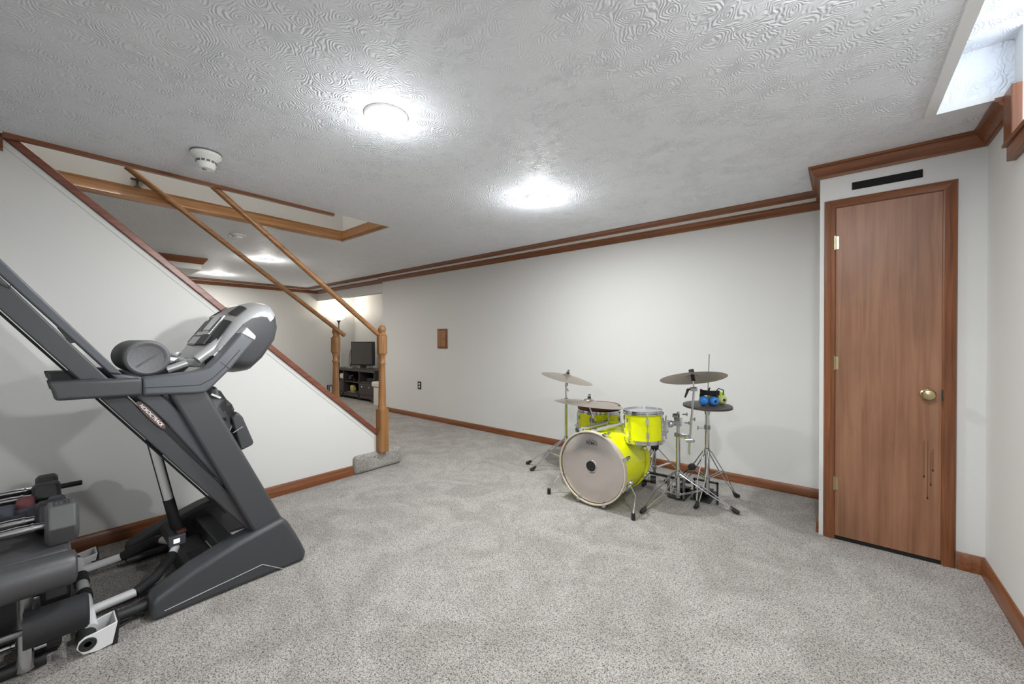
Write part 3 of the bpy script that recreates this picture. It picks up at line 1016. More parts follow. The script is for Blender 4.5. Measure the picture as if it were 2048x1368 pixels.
# things lying on the treadmill
rl = thing('foam_roller', 'speckled grey foam roller resting on the treadmill handrail', 'foam roller', (-2.6, .325, 1.06))
rc = Vector((-2.385, .322, 1.137))
ax = Vector((-1, .0, .0))
build('body', MB().lathe([(.060, -.0), (.068, -.004), (.076, .002), (.080, .014), (.080, .445), (.076, .457), (.066, .46), (0, .46)], rc, ax, 40), 'foam', rl)
ec = build('end_face', MB().lathe([(.0, .004), (.058, .004), (.062, .001)], rc, ax, 40), 'foam', rl)
text_mesh('embossed_lettering', 'amazonbasics', .0195, rc + Vector((.0-.0035, .004, -.004)), (0, .80, .60), (0, -.60, .80), 'foam', rl, .0012)
bg = thing('bag', 'crumpled black cloth bag tucked behind the treadmill upright', 'bag', (-2.6, .62, .78))
bmb = MB()
bc = (P(425, 820, X=-2.60))
vs, fs = [], []
for i in range(15):
    th = math.pi * i / 14
    for k in range(24):
        ph = 2 * math.pi * k / 24
        rr = 1 + .10 * math.sin(3 * ph + 2.1 * th * 3) + .07 * math.sin(7 * ph + 5 * th) + .04 * random.uniform(-1, 1) * math.sin(th)
        vs.append(bc + Vector((.12 * rr * math.sin(th) * math.cos(ph), .085 * rr * math.sin(th) * math.sin(ph) + .03 * math.cos(th), -.12 * rr * math.cos(th))))
for i in range(14):
    for k in range(24):
        a, b = i * 24 + k, i * 24 + (k + 1) % 24
        fs.append((a, b, b + 24, a + 24))
build('body', bmb.add(vs, fs, True), 'bag', bg)
lg = P(432, 792, X=-2.485)
build('printed_mark', MB().obox(lg + Vector((0, .0, .0)), (.002, 0, 0), (0, .02, -.012), (0, .003, .004)), 'paper', bg)
pp = [P(x, y, X=-2.53) for x, y in ((450, 850), (458, 841), (469, 848), (459, 862))]
tag(build('paper_slip', MB().prism(pp, (-.06, 0, .0)), 'paper'), 'folded white paper sticking out of the treadmill tray', 'paper')

# ------------------------------------------------------------------ white and black folding exerciser on the floor
ab = thing('ab_exerciser', 'white and black folding exercise frame with roller feet', 'exercise machine', (-2.7, .16, 0))
yb_, zb = .135, .062
build('cross_tube', MB().tube([(-2.30, yb_, zb), (-3.06, yb_, zb)], .021, 16), 'whitemetal', ab)
for x0, x1 in ((-2.60, -2.655), (-2.765, -2.86)):
    build('foam_sleeve', MB().tube([(x0, yb_, zb), (x1, yb_, zb)], .026, 16), 'rubber', ab)


def roller_foot(xc):
    w = .050
    ft = build('foot_bracket', MB(), 'whitemetal', ab)
    D.objects.remove(ft)
    m1 = MB()
    side = [(.092, .040), (.098, .062), (.115, .074), (.14, .076), (.205, .088), (.190, .008), (.15, .002), (.11, .010)]
    for xs_ in (xc - w, xc + w):
        m1.prismX(side, xs_ - .004, xs_ + .004)
    m1.prismX([(.205, .088), (.199, .088), (.184, .008), (.190, .008)], xc - w, xc + w)
    ft = build('foot_bracket', m1, 'whitemetal', ab, bevel=.002)
    build('roller', MB().tube([(xc - w + .006, .122, .046), (xc + w - .006, .122, .046)], .029, 20), 'rubber', ft)
    build('roller_cap', MB().lathe([(0, 0), (.010, 0), (.012, .004), (.022, .004), (.025, .001)], (xc + w + .004, .122, .044), (1, 0, 0), 24), 'rubber', ft)
    build('rubber_pad', MB().prismX([(.211, .089), (.206, .089), (.190, .0), (.204, .0)], xc - w - .004, xc + w + .004), 'black', ft)


roller_foot(-2.285)
roller_foot(-3.085)
hub = P(350, 1078, X=-2.64)
for x, off in ((-2.46, 1), (-2.92, -1)):
    e1 = Vector((x, .285, zb + .012))
    build('white_tube', MB().tube([(x, yb_, zb), e1], .019, 14), 'whitemetal', ab)
    h2 = hub + Vector((.03 * off, 0, -.02))
    k1 = Vector((x - .02 * off, .35, zb + .035))
    k2 = Vector((x - .06 * off, .41, zb + .075)).lerp(h2, .12)
    k3 = k2.lerp(h2, .30)
    build('bend_sleeve', MB().tube([e1, k1, k2, k3], .0225, 14), 'rubber', ab)
    build('white_tube', MB().tube([k3, h2], .018, 14), 'whitemetal', ab)
hb = build('hub', MB().tube([hub + Vector((.055, .0, 0)), hub + Vector((-.12, -.01, .03))], .034, 18), 'tread_dark', ab)
build('hub_face', MB().obox(hub + Vector((.05, 0, .012)), (.012, 0, 0), (0, .034, 0), (0, 0, .026)), 'tread_rail', hb, bevel=.005)
build('lit_display', MB().obox(hub + Vector((.0625, -.004, .012)), (.0012, 0, 0), (0, .012, 0), (0, 0, .010)), 'led', hb)
build('red_cap', MB().obox(hub + Vector((.03, .02, .045)), (.016, 0, 0), (0, .02, 0), (0, 0, .006)), 'maroon', hb, bevel=.003)
q1, q2, q3 = P(355, 1062, X=-2.68), P(337, 998, X=-2.68), P(296, 850, X=-2.68)
build('post_sleeve', MB().tube([q1 - (q2 - q1) * .2, q2], .024, 14), 'rubber', ab)
build('post', MB().tube([q2, q3], .019, 14), 'whitemetal', ab)
for s_ in (-.020, .020):
    build('post_edge', MB().tube([q2 + Vector((0, s_, 0)), q3 + Vector((0, s_, 0))], .0035, 8), 'black', ab)

# ------------------------------------------------------------------ weight bench at the left edge
wb = thing('weight_bench', 'black padded weight bench with foam leg rollers', 'bench', (-2.6, -.15, 0))
build('pad', MB().box((-2.26, -.36, .345), (-3.25, .085, .425)), 'vinyl', wb, bevel=.02, seg=3)
build('pad_roll', MB().tube([(-2.21, -.40, .372), (-2.21, .075, .372), (-2.21, .09, .372), (-2.21, .096, .372)], [.062, .062, .057, .040], 24), 'vinyl', wb)
build('frame_leg', MB().tube([(-2.28, -.03, .34), (-2.28, -.03, .02)], .021, 14), 'steel', wb)
build('frame_leg', MB().tube([(-3.1, -.13, .34), (-3.1, -.13, .02)], .021, 14), 'steel', wb)
build('foot_bar', MB().tube([(-2.30, -.34, .025), (-2.30, .02, .025)], .024, 14), 'black', wb)
build('foot_bar', MB().tube([(-3.1, -.34, .025), (-3.1, .06, .025)], .024, 14), 'black', wb)
build('spine', MB().box((-2.2, -.16, .28), (-3.2, -.10, .345)), 'black', wb, bevel=.006)
build('back_pad', MB().box((-2.52, -.36, .05), (-2.58, -.03, .28)), 'vinyl', wb, bevel=.012)
rb = build('roller_bar', MB().tube([(-2.225, -.40, .185), (-2.225, .0, .185)], .013, 12), 'steel', wb)
build('foam_roll', MB().tube([(-2.225, -.035, .185), (-2.225, .118, .185), (-2.225, .125, .185)], [.062, .062, .055], 24), 'rubber', rb)
build('foam_roll', MB().tube([(-2.225, -.42, .185), (-2.225, -.24, .185)], .062, 24), 'rubber', rb)
kn = build('adjust_pin', MB().tube([(-2.28, -.02, .085), (-2.28, .02, .085)], .010, 12), 'chrome', wb)
build('pin_knob', MB().tube([(-2.28, .02, .085), (-2.28, .055, .085)], .020, 12), 'black', kn)
build('chrome_sleeve', MB().tube([(-2.28, -.03, .02), (-2.28, -.03, .17)], .0235, 14), 'chrome', wb)


# ------------------------------------------------------------------ dumbbells
def hexprism(c, r, y0, y1, ch=.012):
    """hexagonal head with chamfered ends; axis along Y"""
    m_ = MB()
    vs, fs = [], []
    for y, s_ in ((y0, .78), (y0 + ch, 1.0), (y1 - ch, 1.0), (y1, .78)):
        for k in range(6):
            a_ = math.pi / 3 * k
            vs.append((c[0] + r * s_ * math.cos(a_), y, c[2] + r * s_ * math.sin(a_)))
    for i in range(3):
        for k in range(6):
            a, b = i * 6 + k, i * 6 + (k + 1) % 6
            fs.append((a, a + 6, b + 6, b))
    fs += [tuple(range(6)), tuple(range(18, 24))[::-1]]
    return m_.add(vs, fs)


def hex_dumbbell(x, yend, z0, r, lab, mat='hexrubber', ln=.09, grip=.13, num=None, grp='hex dumbbells'):
    zc = z0 + r * .866
    t = thing('dumbbell', lab, 'dumbbell', (x, yend - ln - grip / 2, z0), grp)
    h1 = build('head', hexprism((x, 0, zc), r, yend - ln, yend), mat, t, bevel=.004)
    y2 = yend - ln - grip
    build('head', hexprism((x, 0, zc), r, y2 - ln, y2), mat, t, bevel=.004)
    build('handle', MB().tube([(x, yend - ln + .01, zc), (x, yend - ln - .015, zc), (x, yend - ln - .03, zc), (x, (yend - ln + y2) / 2, zc), (x, y2 + .03, zc), (x, y2 - .01, zc)], [.013, .013, .0155, .018, .0155, .013], 16), 'chrome', t)
    build('collar', MB().tube([(x, yend - ln - .026, zc), (x, yend - ln - .034, zc)], .0178, 16), 'chrome', t)
    if num:
        o_ = Vector((x + r * .01, yend - ln / 2, zc + r * .866 + .0007))
        fr = MB()
        for dx, dy, wx, wy in ((0, .020, .024, .0012), (0, -.020, .024, .0012), (.024, 0, .0012, .020), (-.024, 0, .0012, .020)):
            fr.box((o_.x + dx - wx, o_.y + dy - wy, o_.z - .001), (o_.x + dx + wx, o_.y + dy + wy, o_.z + .001))
        build('number_frame', fr, 'hexdark', h1)
        text_mesh('number', num, .03, o_, (0, 1, 0), (-1, 0, 0), 'hexdark', h1, .0006)
    return t


ZP = .425
hex_dumbbell(-2.375, .108, ZP, .086, 'big grey hex dumbbell nearest on the bench, light on its top', num='15')
hex_dumbbell(-2.535, .085, ZP, .070, 'grey hex dumbbell lying just behind the biggest one', 'hexdark')
hex_dumbbell(-2.93, .075, ZP, .062, 'black hex dumbbell beside the maroon dumbbell', 'hexdark')
hex_dumbbell(-3.06, .070, ZP, .066, 'black hex dumbbell at the wall end of the bench', 'hexdark', ln=.075)


def neo_dumbbell(x, yend, z0, r, mat, lab):
    t = thing('dumbbell', lab, 'dumbbell', (x, yend - .09, z0), 'small coated dumbbells')
    zc = z0 + r * .866
    build('head', hexprism((x, 0, zc), r, yend - .055, yend, .008), mat, t, bevel=.006)
    build('head', hexprism((x, 0, zc), r, yend - .20, yend - .145, .008), mat, t, bevel=.006)
    build('handle', MB().tube([(x, yend - .05, zc), (x, yend - .15, zc)], .016, 14), mat, t)


neo_dumbbell(-2.655, .030, ZP, .050, 'neodark', 'charcoal coated dumbbell in the middle of the bench')
neo_dumbbell(-2.74, .085, ZP, .048, 'neoblue', 'slate grey coated dumbbell between black dumbbells')
neo_dumbbell(-2.83, -.005, ZP, .048, 'neomaroon', 'small maroon coated dumbbell on the bench')
hex_dumbbell(-2.78, .098, 0.0, .070, 'black hex dumbbell on the carpet behind the leg roller', 'hexdark')
hex_dumbbell(-2.405, .060, 0.0, .072, 'black hex dumbbell on the carpet under the bench', 'hexdark')
tag(build('steel_bar', MB().tube([(-3.16, -.34, .447), (-3.16, .155, .447), (-3.16, .158, .447)], [.0135, .0135, .011], 14), 'black'), 'short black bar jutting past the dumbbells on the bench', 'bar')

# ------------------------------------------------------------------ drum kit
BX, BZ, BR, BY0, BY1 = -1.397, .281, .252, 2.60, 3.00   # bass drum
bd_ = thing('bass_drum', 'bright lime bass drum with mirrored front head', 'drum', (BX, 2.8, 0))
build('shell', MB().lathe([(BR, BY0), (BR, BY1)], (BX, 0, BZ), (0, 1, 0), 64), 'lime', bd_)
build('hoop', MB().lathe([(BR + .003, BY0 - .020), (BR + .006, BY0 - .030), (BR + .014, BY0 - .030), (BR + .016, BY0 - .027), (BR + .016, BY0 + .004), (BR + .012, BY0 + .008), (BR, BY0 + .008)], (BX, 0, BZ), (0, 1, 0), 64), 'hoop', bd_)
build('hoop', MB().lathe([(BR, BY1 - .008), (BR + .015, BY1 - .006), (BR + .015, BY1 + .026), (BR - .012, BY1 + .028)], (BX, 0, BZ), (0, 1, 0), 64), 'lime', bd_)
build('hoop_inlay', MB().lathe([(BR + .0005, BY1 - .030), (BR + .004, BY1 - .030), (BR + .004, BY1 - .022), (BR + .0005, BY1 - .022)], (BX, 0, BZ), (0, 1, 0), 64), 'chrome', bd_)
hd = build('front_head', MB().lathe([(.040, BY0 - .018), (.10, BY0 - .018), (BR - .006, BY0 - .018), (BR + .003, BY0 - .012), (BR + .003, BY0)], (BX, 0, BZ), (0, 1, 0), 64), 'drumhead', bd_)
build('port_ring', MB().lathe([(.036, BY0 - .010), (.038, BY0 - .023), (.046, BY0 - .023), (.047, BY0 - .018)], (BX, 0, BZ + .012), (0, 1, 0), 36), 'chrome', hd)
build('port_hole', MB().lathe([(.0, BY0 - .0192), (.0375, BY0 - .0192)], (BX, 0, BZ + .012), (0, 1, 0), 36), 'black', hd)
build('rear_head', MB().lathe([(.0, BY1 + .012), (BR - .012, BY1 + .012)], (BX, 0, BZ), (0, 1, 0), 48), 'black', bd_)
text_mesh('head_logo', 'REMO', .034, (BX + .005, BY0 - .0190, BZ + .180), (1, 0, 0), (0, 0, 1), 'ink', hd, .0003, 0, .0006)
mb = MB()
for dx, h in ((-.026, .012), (-.013, .016), (0, .020), (.013, .016), (.026, .012)):
    mb.add([(BX + .01 + dx - .004, BY0 - .0192, BZ + .196), (BX + .01 + dx + .004, BY0 - .0192, BZ + .196), (BX + .01 + dx * 1.15, BY0 - .0192, BZ + .196 + h)], [(0, 1, 2)])
build('head_crown_mark', mb, 'ink', hd)


def claw(a, y, sgn):
    u = Vector((math.cos(a), 0, math.sin(a)))
    w = Vector((-math.sin(a), 0, math.cos(a)))
    c = Vector((BX, y, BZ)) + u * (BR + .020)
    m_ = MB().obox(c, u * .007, (0, .022, 0), w * .013)
    m_.obox(c + Vector((0, -.018 * sgn, 0)) - u * .008, u * .012, (0, .004, 0), w * .010)
    m_.tube([c + Vector((0, .0, 0)) + u * .004, c + Vector((0, .055 * sgn, 0)) + u * .002], .0045, 8)
    m_.tube([c + Vector((0, .045 * sgn, 0)), c + Vector((0, .075 * sgn, 0))], .011, 10)
    build('tension_claw', m_, 'chrome', bd_)


for k in range(8):
    claw(math.radians(22.5 + 45 * k), BY0 - .006, 1)
    claw(math.radians(22.5 + 45 * k), BY1 + .008, -1)
for sgn, foot in ((1, Vector((-1.072, 2.567, 0))), (-1, Vector((-1.763, 2.576, 0)))):
    a = math.radians(-20 if sgn > 0 else 200)
    s0 = Vector((BX + BR * math.cos(a), 2.70, BZ + BR * math.sin(a)))
    build('spur_mount', MB().obox(s0, (.012, 0, 0), (0, .03, 0), (0, 0, .02)).ball(s0 + Vector((.012 * sgn, 0, 0)), .02), 'chrome', bd_, bevel=.003)
    m1 = s0.lerp(foot, .40) + Vector((.035 * sgn, .0, .015))
    sp = build('spur', MB().tube([s0, m1, foot + Vector((0, 0, .04))], .0055, 10), 'chrome', bd_)
    build('spur_tip', MB().tube([foot + Vector((0, 0, .045)), foot + Vector((0, 0, .0))], .0135, 12), 'rubber', sp)
# empty tom rails on the top of the shell
for x0, x1 in ((-.13, -.075), (.005, .06)):
    p0 = Vector((BX + x0, BY0 + .02, BZ + math.sqrt(BR ** 2 - min(abs(x0), abs(x1)) ** 2) + .012))
    p1 = p0 + Vector((x1 - x0 + .04, .26, .024))
    dr = (p1 - p0)
    sd = Vector((dr.y, -dr.x, 0)).normalized()
    tr_ = build('top_rail', MB().obox((p0 + p1) / 2, dr / 2, sd * .021, Vector((0, 0, .006))), 'silver', bd_, bevel=.003)
    build('rail_clamp', MB().obox(p0, (.018, 0, 0), (0, .014, 0), (0, 0, .016)).obox(p1 + Vector((.005, 0, -.004)), (.022, 0, 0), (0, .016, 0), (0, 0, .02)), 'chrome', tr_, bevel=.003)


def drum_body(t, c, r, h, lugs, hoopmat='chrome', tilt=(0, 0, 1), topmat='whitehead', phase=.2):
    """upright drum: shell, two rims, two heads, lugs with tension rods; c = bottom centre"""
    ax_ = Vector(tilt).normalized()
    c = Vector(c)
    build('shell', MB().lathe([(r, 0), (r, h)], c, ax_, 48), 'lime', t)
    for h0 in (h, 0.0):
        s_ = 1 if h0 else -1
        build('rim', MB().lathe([(r + .002, h0 - .012 * s_), (r + .014, h0 - .012 * s_), (r + .014, h0 - .004 * s_), (r + .007, h0), (r + .007, h0 + .014 * s_), (r + .012, h0 + .017 * s_), (r + .003, h0 + .018 * s_), (r + .003, h0)], c, ax_, 48), hoopmat, t)
        build('head', MB().lathe([(0, h0 + .003 * s_), (r + .002, h0 + .003 * s_), (r + .003, h0)], c, ax_, 40), topmat, t)
    ref = Vector((1, 0, 0))
    u = (ref - ax_ * ref.dot(ax_)).normalized()
    w = ax_.cross(u)
    for k in range(lugs):
        a = phase + 2 * math.pi * k / lugs
        d = u * math.cos(a) + w * math.sin(a)
        s_ = ax_.cross(d)
        m_ = MB()
        for hh in (h - .055, .055):
            m_.obox(c + ax_ * hh + d * (r + .008), d * .009, s_ * .009, ax_ * .018)
        m_.tube([c + ax_ * .0 + d * (r + .012), c + ax_ * h + d * (r + .012)], .0032, 8)
        m_.obox(c + ax_ * (h - .002) + d * (r + .012), d * .006, s_ * .008, ax_ * .010)
        m_.obox(c + ax_ * .002 + d * (r + .012), d * .006, s_ * .008, ax_ * .010)
        build('lug', m_, 'chrome', t)


tc_ = Vector((-1.118, 2.87, .478))
rt = thing('rack_tom', 'small lime rack tom mounted beside the bass drum', 'drum', tc_)
drum_body(rt, tc_, .130, .205, 6, tilt=(-.04, .01, 1), phase=.05)
fc = Vector((-1.672, 3.235, .275))
ft_ = thing('floor_tom', 'lime floor tom standing behind the bass drum', 'drum', (fc.x, fc.y, 0))
drum_body(ft_, fc, .180, .305, 8, phase=.1)
for a in (3.35, 5.3, 1.3):
    d = Vector((math.cos(a), math.sin(a), 0))
    lb = fc + d * .200
    lg_ = build('leg', MB().tube([lb + Vector((0, 0, .27)), Vector((lb.x, lb.y, .06)), Vector((lb.x + d.x * .03, lb.y + d.y * .03, .012))], .0055, 10), 'chrome', ft_)
    build('leg_bracket', MB().obox(lb + Vector((0, 0, .13)), (.012, 0, 0), (0, .012, 0), (0, 0, .035)).tube([lb + Vector((0, 0, .14)), lb + d * .03 + Vector((0, 0, .15))], .005, 8), 'chrome', lg_)
    build('leg_tip', MB().tube([(lb.x + d.x * .028, lb.y + d.y * .028, .03), (lb.x + d.x * .032, lb.y + d.y * .032, 0)], .012, 10), 'rubber', lg_)
pdz = fc.z + .305 + .019
pd = thing('practice_pad', 'maroon rimmed practice pad lying on the floor tom', 'practice pad', (fc.x, fc.y, pdz))
build('rim', MB().lathe([(.0, 0), (.176, 0), (.190, .006), (.190, .026), (.180, .036), (.168, .038), (.166, .034)], (fc.x, fc.y, pdz), n=48), 'maroon', pd)
build('playing_surface', MB().lathe([(.167, .034), (.06, .036), (0, .036)], (fc.x, fc.y, pdz), n=48), 'padtop', pd)


def cymbal(name, lab, c, r, axis, mat='cymbal', rise=.030, bell=.045, top=True):
    t = thing(name, lab, 'cymbal', c)
    ax_ = Vector(axis).normalized()
    build('plate', MB().lathe([(r, -rise), (r * .98, -rise + .0012), (r * .7, -rise * .45), (r * .3, -.004), (bell, 0), (bell * .8, .010), (bell * .4, .016), (.006, .018), (.006, .0165), (bell * .4, .0145), (bell * .78, .0085), (bell * .97, -.0015), (r * .3, -.0055), (r * .7, -rise * .45 - .0015), (r, -rise)], c, ax_, 56), mat, t)
    if top:
        build('felt', MB().lathe([(.0, .034), (.014, .034), (.015, .018), (.006, .018)], c, ax_, 20), 'rubber', t)
        build('wing_nut', MB().lathe([(.0, .055), (.006, .055), (.007, .034), (.0, .034)], c, ax_, 12).obox(Vector(c) + ax_ * .048, Vector((.012, 0, 0)), Vector((0, .002, 0)), ax_ * .005), 'steel', t)
    return t


def tripod(t, c, collar, low, feet, hub=.016, wire=False, spread=.014):
    """double-braced stand legs from a collar to rubber feet"""
    c = Vector(c)
    build('collar', MB().lathe([(.017, collar - .022), (.022, collar - .018), (.022, collar + .018), (.017, collar + .022)], (c.x, c.y, 0), n=16), 'chrome', t)
    build('lower_collar', MB().lathe([(.014, low - .016), (.019, low - .012), (.019, low + .012), (.014, low + .016)], (c.x, c.y, 0), n=16), 'chrome', t)
    for f in feet:
        f = Vector((f[0], f[1], 0))
        d = (f - Vector((c.x, c.y, 0))).normalized()
        s_ = Vector((-d.y, d.x, 0)) * spread
        top = Vector((c.x, c.y, collar)) + d * .018
        end = f + Vector((0, 0, .03)) - d * .03
        m_ = MB()
        for q in (-1, 1):
            mid_ = top.lerp(end, .55)
            m_.tube([top + s_ * q, mid_ + s_ * q * (1.5 if wire else 1), end + s_ * q * .35], .0042, 8)
        lg2 = build('leg', m_, 'chrome', t)
        mid_ = top.lerp(end, .48)
        m2 = MB()
        for q in (-1, 1):
            m2.tube([Vector((c.x, c.y, low)) + d * .015 + s_ * q * .6, mid_ + s_ * q * .8], .0036, 8)
        build('brace', m2, 'chrome', lg2)
        u = (end - top).normalized()
        build('rubber_foot', MB().tube([end - u * .022, end + u * .012, f + Vector((0, 0, .012)) + d * .008], [.010, .016, .012], 12), 'rubber', lg2)


# crash cymbal and its stand, left
cs = Vector((-1.945, 3.12, 0))
t = thing('cymbal_stand', 'tall chrome cymbal stand left of the bass drum', 'cymbal stand', cs)
tripod(t, cs, .30, .12, [(-2.345, 3.05), (-2.20, 2.92), (-1.80, 3.48)])
build('lower_tube', MB().tube([cs + Vector((0, 0, .06)), cs + Vector((0, 0, .66))], .0125, 14), 'chrome', t)
build('upper_tube', MB().tube([cs + Vector((0, 0, .64)), cs + Vector((0, 0, .80))], .0095, 14), 'chrome', t)
build('height_clamp', MB().tube([cs + Vector((0, 0, .645)), cs + Vector((0, 0, .675))], .019, 14).tube([cs + Vector((-.05, -.01, .66)), cs + Vector((.03, .005, .66))], .005, 8), 'steel', t)
tl = build('tilter', MB().ball(cs + Vector((.004, 0, .80)), .016).tube([cs + Vector((0, 0, .79)), cs + Vector((.012, -.005, .845)), cs + Vector((.022, -.01, .91))], .0075, 10), 'chrome', t)
build('tilter_wing', MB().tube([cs + Vector((.0, 0, .77)), cs + Vector((.03, -.01, .745))], .004, 8), 'steel', tl)
cymbal('crash_cymbal', 'tilted pale crash cymbal highest on the left stand', cs + Vector((.020, -.01, .885)), .238, (.21, .075, 1))
# big flat cymbal on the bass drum post
lc = P(1178, 801, Y=2.93)
t = thing('cymbal_post', 'short chrome cymbal post rising from the bass drum', 'cymbal post', (lc.x, lc.y, .5))
build('post', MB().tube([(-1.545, 2.93, .485), (-1.575, 2.93, .60), (lc.x - .004, lc.y, lc.z - .035), (lc.x, lc.y, lc.z + .02)], .0065, 10), 'chrome', t)
build('clamp', MB().obox((-1.56, 2.93, .545), (.014, 0, 0), (0, .014, 0), (0, 0, .02)), 'chrome', t, bevel=.003)
cymbal('ride_cymbal', 'wide flat pale cymbal just above the maroon pad', lc, .285, (.040, .105, 1))
# main stand between tom and hi-hat, carrying tom and dark cymbal
ms = Vector((-.935, 3.07, 0))
t = thing('tom_stand', 'heavy chrome tripod stand carrying the rack tom', 'drum stand', ms)
tripod(t, ms, .215, .055, [(-1.064, 2.69), (-.545, 3.105), (-1.14, 3.40)], wire=True, spread=.02)
build('main_tube', MB().tube([ms + Vector((0, 0, .03)), ms + Vector((0, 0, .50))], .0155, 16), 'chrome', t)
build('upper_tube', MB().tube([ms + Vector((0, 0, .48)), ms + Vector((0, 0, .675))], .0115, 16), 'chrome', t)
mt_ = build('tom_mount', MB().obox(ms + Vector((0, 0, .60)), (.026, 0, 0), (0, .022, 0), (0, 0, .03)).ball(ms + Vector((-.045, -.04, .585)), .028), 'chrome', t, bevel=.004)
build('l_arm', MB().tube([ms + Vector((0, 0, .60)), ms + Vector((-.045, -.05, .60)), tc_ + Vector((.14, .06, .11))], .008, 10), 'chrome', mt_)
build('tom_bracket', MB().obox(tc_ + Vector((.148, .03, .11)), (.012, 0, 0), (0, .026, 0), (0, 0, .045)).tube([tc_ + Vector((.15, .03, .02)), tc_ + Vector((.15, .03, .19))], .006, 8), 'chrome', mt_)
for dx, dy, dz in ((.05, -.01, .60), (-.02, -.05, .645), (.085, 0, .63), (.04, -.03, .665)):
    c = ms + Vector((dx, dy, dz))
    build('wing_screw', MB().tube([c, c + Vector((.03, -.01, .004))], .0045, 8).obox(c + Vector((.034, -.01, .004)), (.003, 0, 0), (0, .004, 0), (0, 0, .013)), 'steel', mt_)
build('black_washer', MB().lathe([(0, .012), (.022, .012), (.024, 0), (.024, -.012), (0, -.012)], ms + Vector((-.01, -.02, .648)), n=20), 'rubber', mt_)
build('mid_clamp', MB().obox(ms + Vector((.03, -.02, .505)), (.05, -.01, 0), (.002, .014, 0), (0, 0, .016)).tube([ms + Vector((.06, -.03, .50)), ms + Vector((.125, -.06, .485))], .011, 10), 'chrome', t, bevel=.003)
r0, r1 = P(1378, 900, Y=2.99), P(1388, 778, Y=2.99)
r2 = P(1384, 745, Y=2.99)
cr = build('cymbal_rod', MB().tube([r0 + Vector((0, 0, -.03)), r0, r1], .0075, 12), 'chrome', t)
build('rod_clamp', MB().tube([P(1373, 881, Y=2.99), P(1386, 881, Y=2.99)], .014, 12), 'chrome', cr)
build('tilter', MB().tube([P(1381, 778, Y=2.975), P(1394, 778, Y=2.975)], .014, 14).tube([r1, r2], .006, 10), 'chrome', cr)
build('tilter_lever', MB().tube([P(1384, 778, Y=2.97), P(1376, 779, Y=2.965), P(1370, 795, Y=2.96)], [.007, .010, .006], 10), 'rubber', cr)
cy = cymbal('suspended_cymbal', 'tilted grey bronze cymbal highest on the right stand', P(1385, 751, Y=2.99), .222, (-.20, .25, 1), 'greybronze', .022, .04, False)
rr_ = P(1384, 748, Y=2.99)
build('sleeve', MB().tube([P(1387, 762, Y=2.975), P(1383, 740, Y=2.98)], .0125, 16), 'rubber', cy)
build('top_nut', MB().lathe([(.0, .030), (.016, .030), (.018, .024), (.018, .0), (0, 0)], P(1383.5, 747, Y=2.98), (-.15, -.05, 1), 16), 'rubber', cy)
# hi-hat
hh = Vector((-.765, 3.20, 0))
t = thing('hi_hat_stand', 'chrome hi-hat stand with a tall thin pull rod', 'hi-hat stand', hh)
tripod(t, hh, .385, .18, [(-.798, 3.016), (-.604, 3.442), (-1.02, 3.36)], wire=True, spread=.018)
build('main_tube', MB().tube([hh + Vector((0, 0, .06)), hh + Vector((0, 0, .50))], .0165, 16), 'chrome', t)
build('upper_tube', MB().tube([hh + Vector((0, 0, .49)), hh + Vector((0, 0, .70))], [.0165, .014], 16), 'chrome', t)
build('clutch_seat', MB().lathe([(.016, .655), (.026, .69), (.028, .705), (0, .705)], hh, n=20), 'chrome', t)
build('memory_clamp', MB().tube([hh + Vector((0, 0, .545)), hh + Vector((0, 0, .575))], .022, 14).tube([hh + Vector((-.055, -.03, .553)), hh + Vector((.02, .01, .56))], .0055, 8).obox(hh + Vector((-.058, -.03, .553)), (.003, 0, 0), (0, .004, 0), (0, 0, .014)), 'steel', t)
build('pull_rod', MB().tube([hh + Vector((0, 0, .70)), hh + Vector((.012, 0, 1.105))], .0035, 8), 'steel', t)
pdl = build('footboard', MB().obox((-.815, 3.31, .05), (.045, 0, 0), (0, .12, -.025), (0, 0, .006)), 'black', t, bevel=.003)
build('pedal_frame', MB().box((-.86, 3.19, .0), (-.85, 3.21, .16)).box((-.70, 3.19, 0), (-.69, 3.21, .16)).box((-.86, 3.19, .15), (-.69, 3.21, .16)), 'black', pdl)
build('base_plate', MB().box((-.88, 3.17, 0), (-.74, 3.44, .012)), 'black', pdl, bevel=.003)
t = thing('hi_hat', 'pair of dark rubber hi-hat discs on the right stand', 'hi-hat', hh + Vector((0, 0, .705)))
for z, s_ in ((.712, -1), (.727, 1)):
    build('disc', MB().lathe([(.0, .006 * s_), (.05, .006 * s_), (.16, .002 * s_), (.168, 0), (.168, -.006 * s_), (.16, -.006 * s_), (0, -.004 * s_)], hh + Vector((0, 0, z)), (.02, -.03, 1), 48), 'darkcymbal', t)


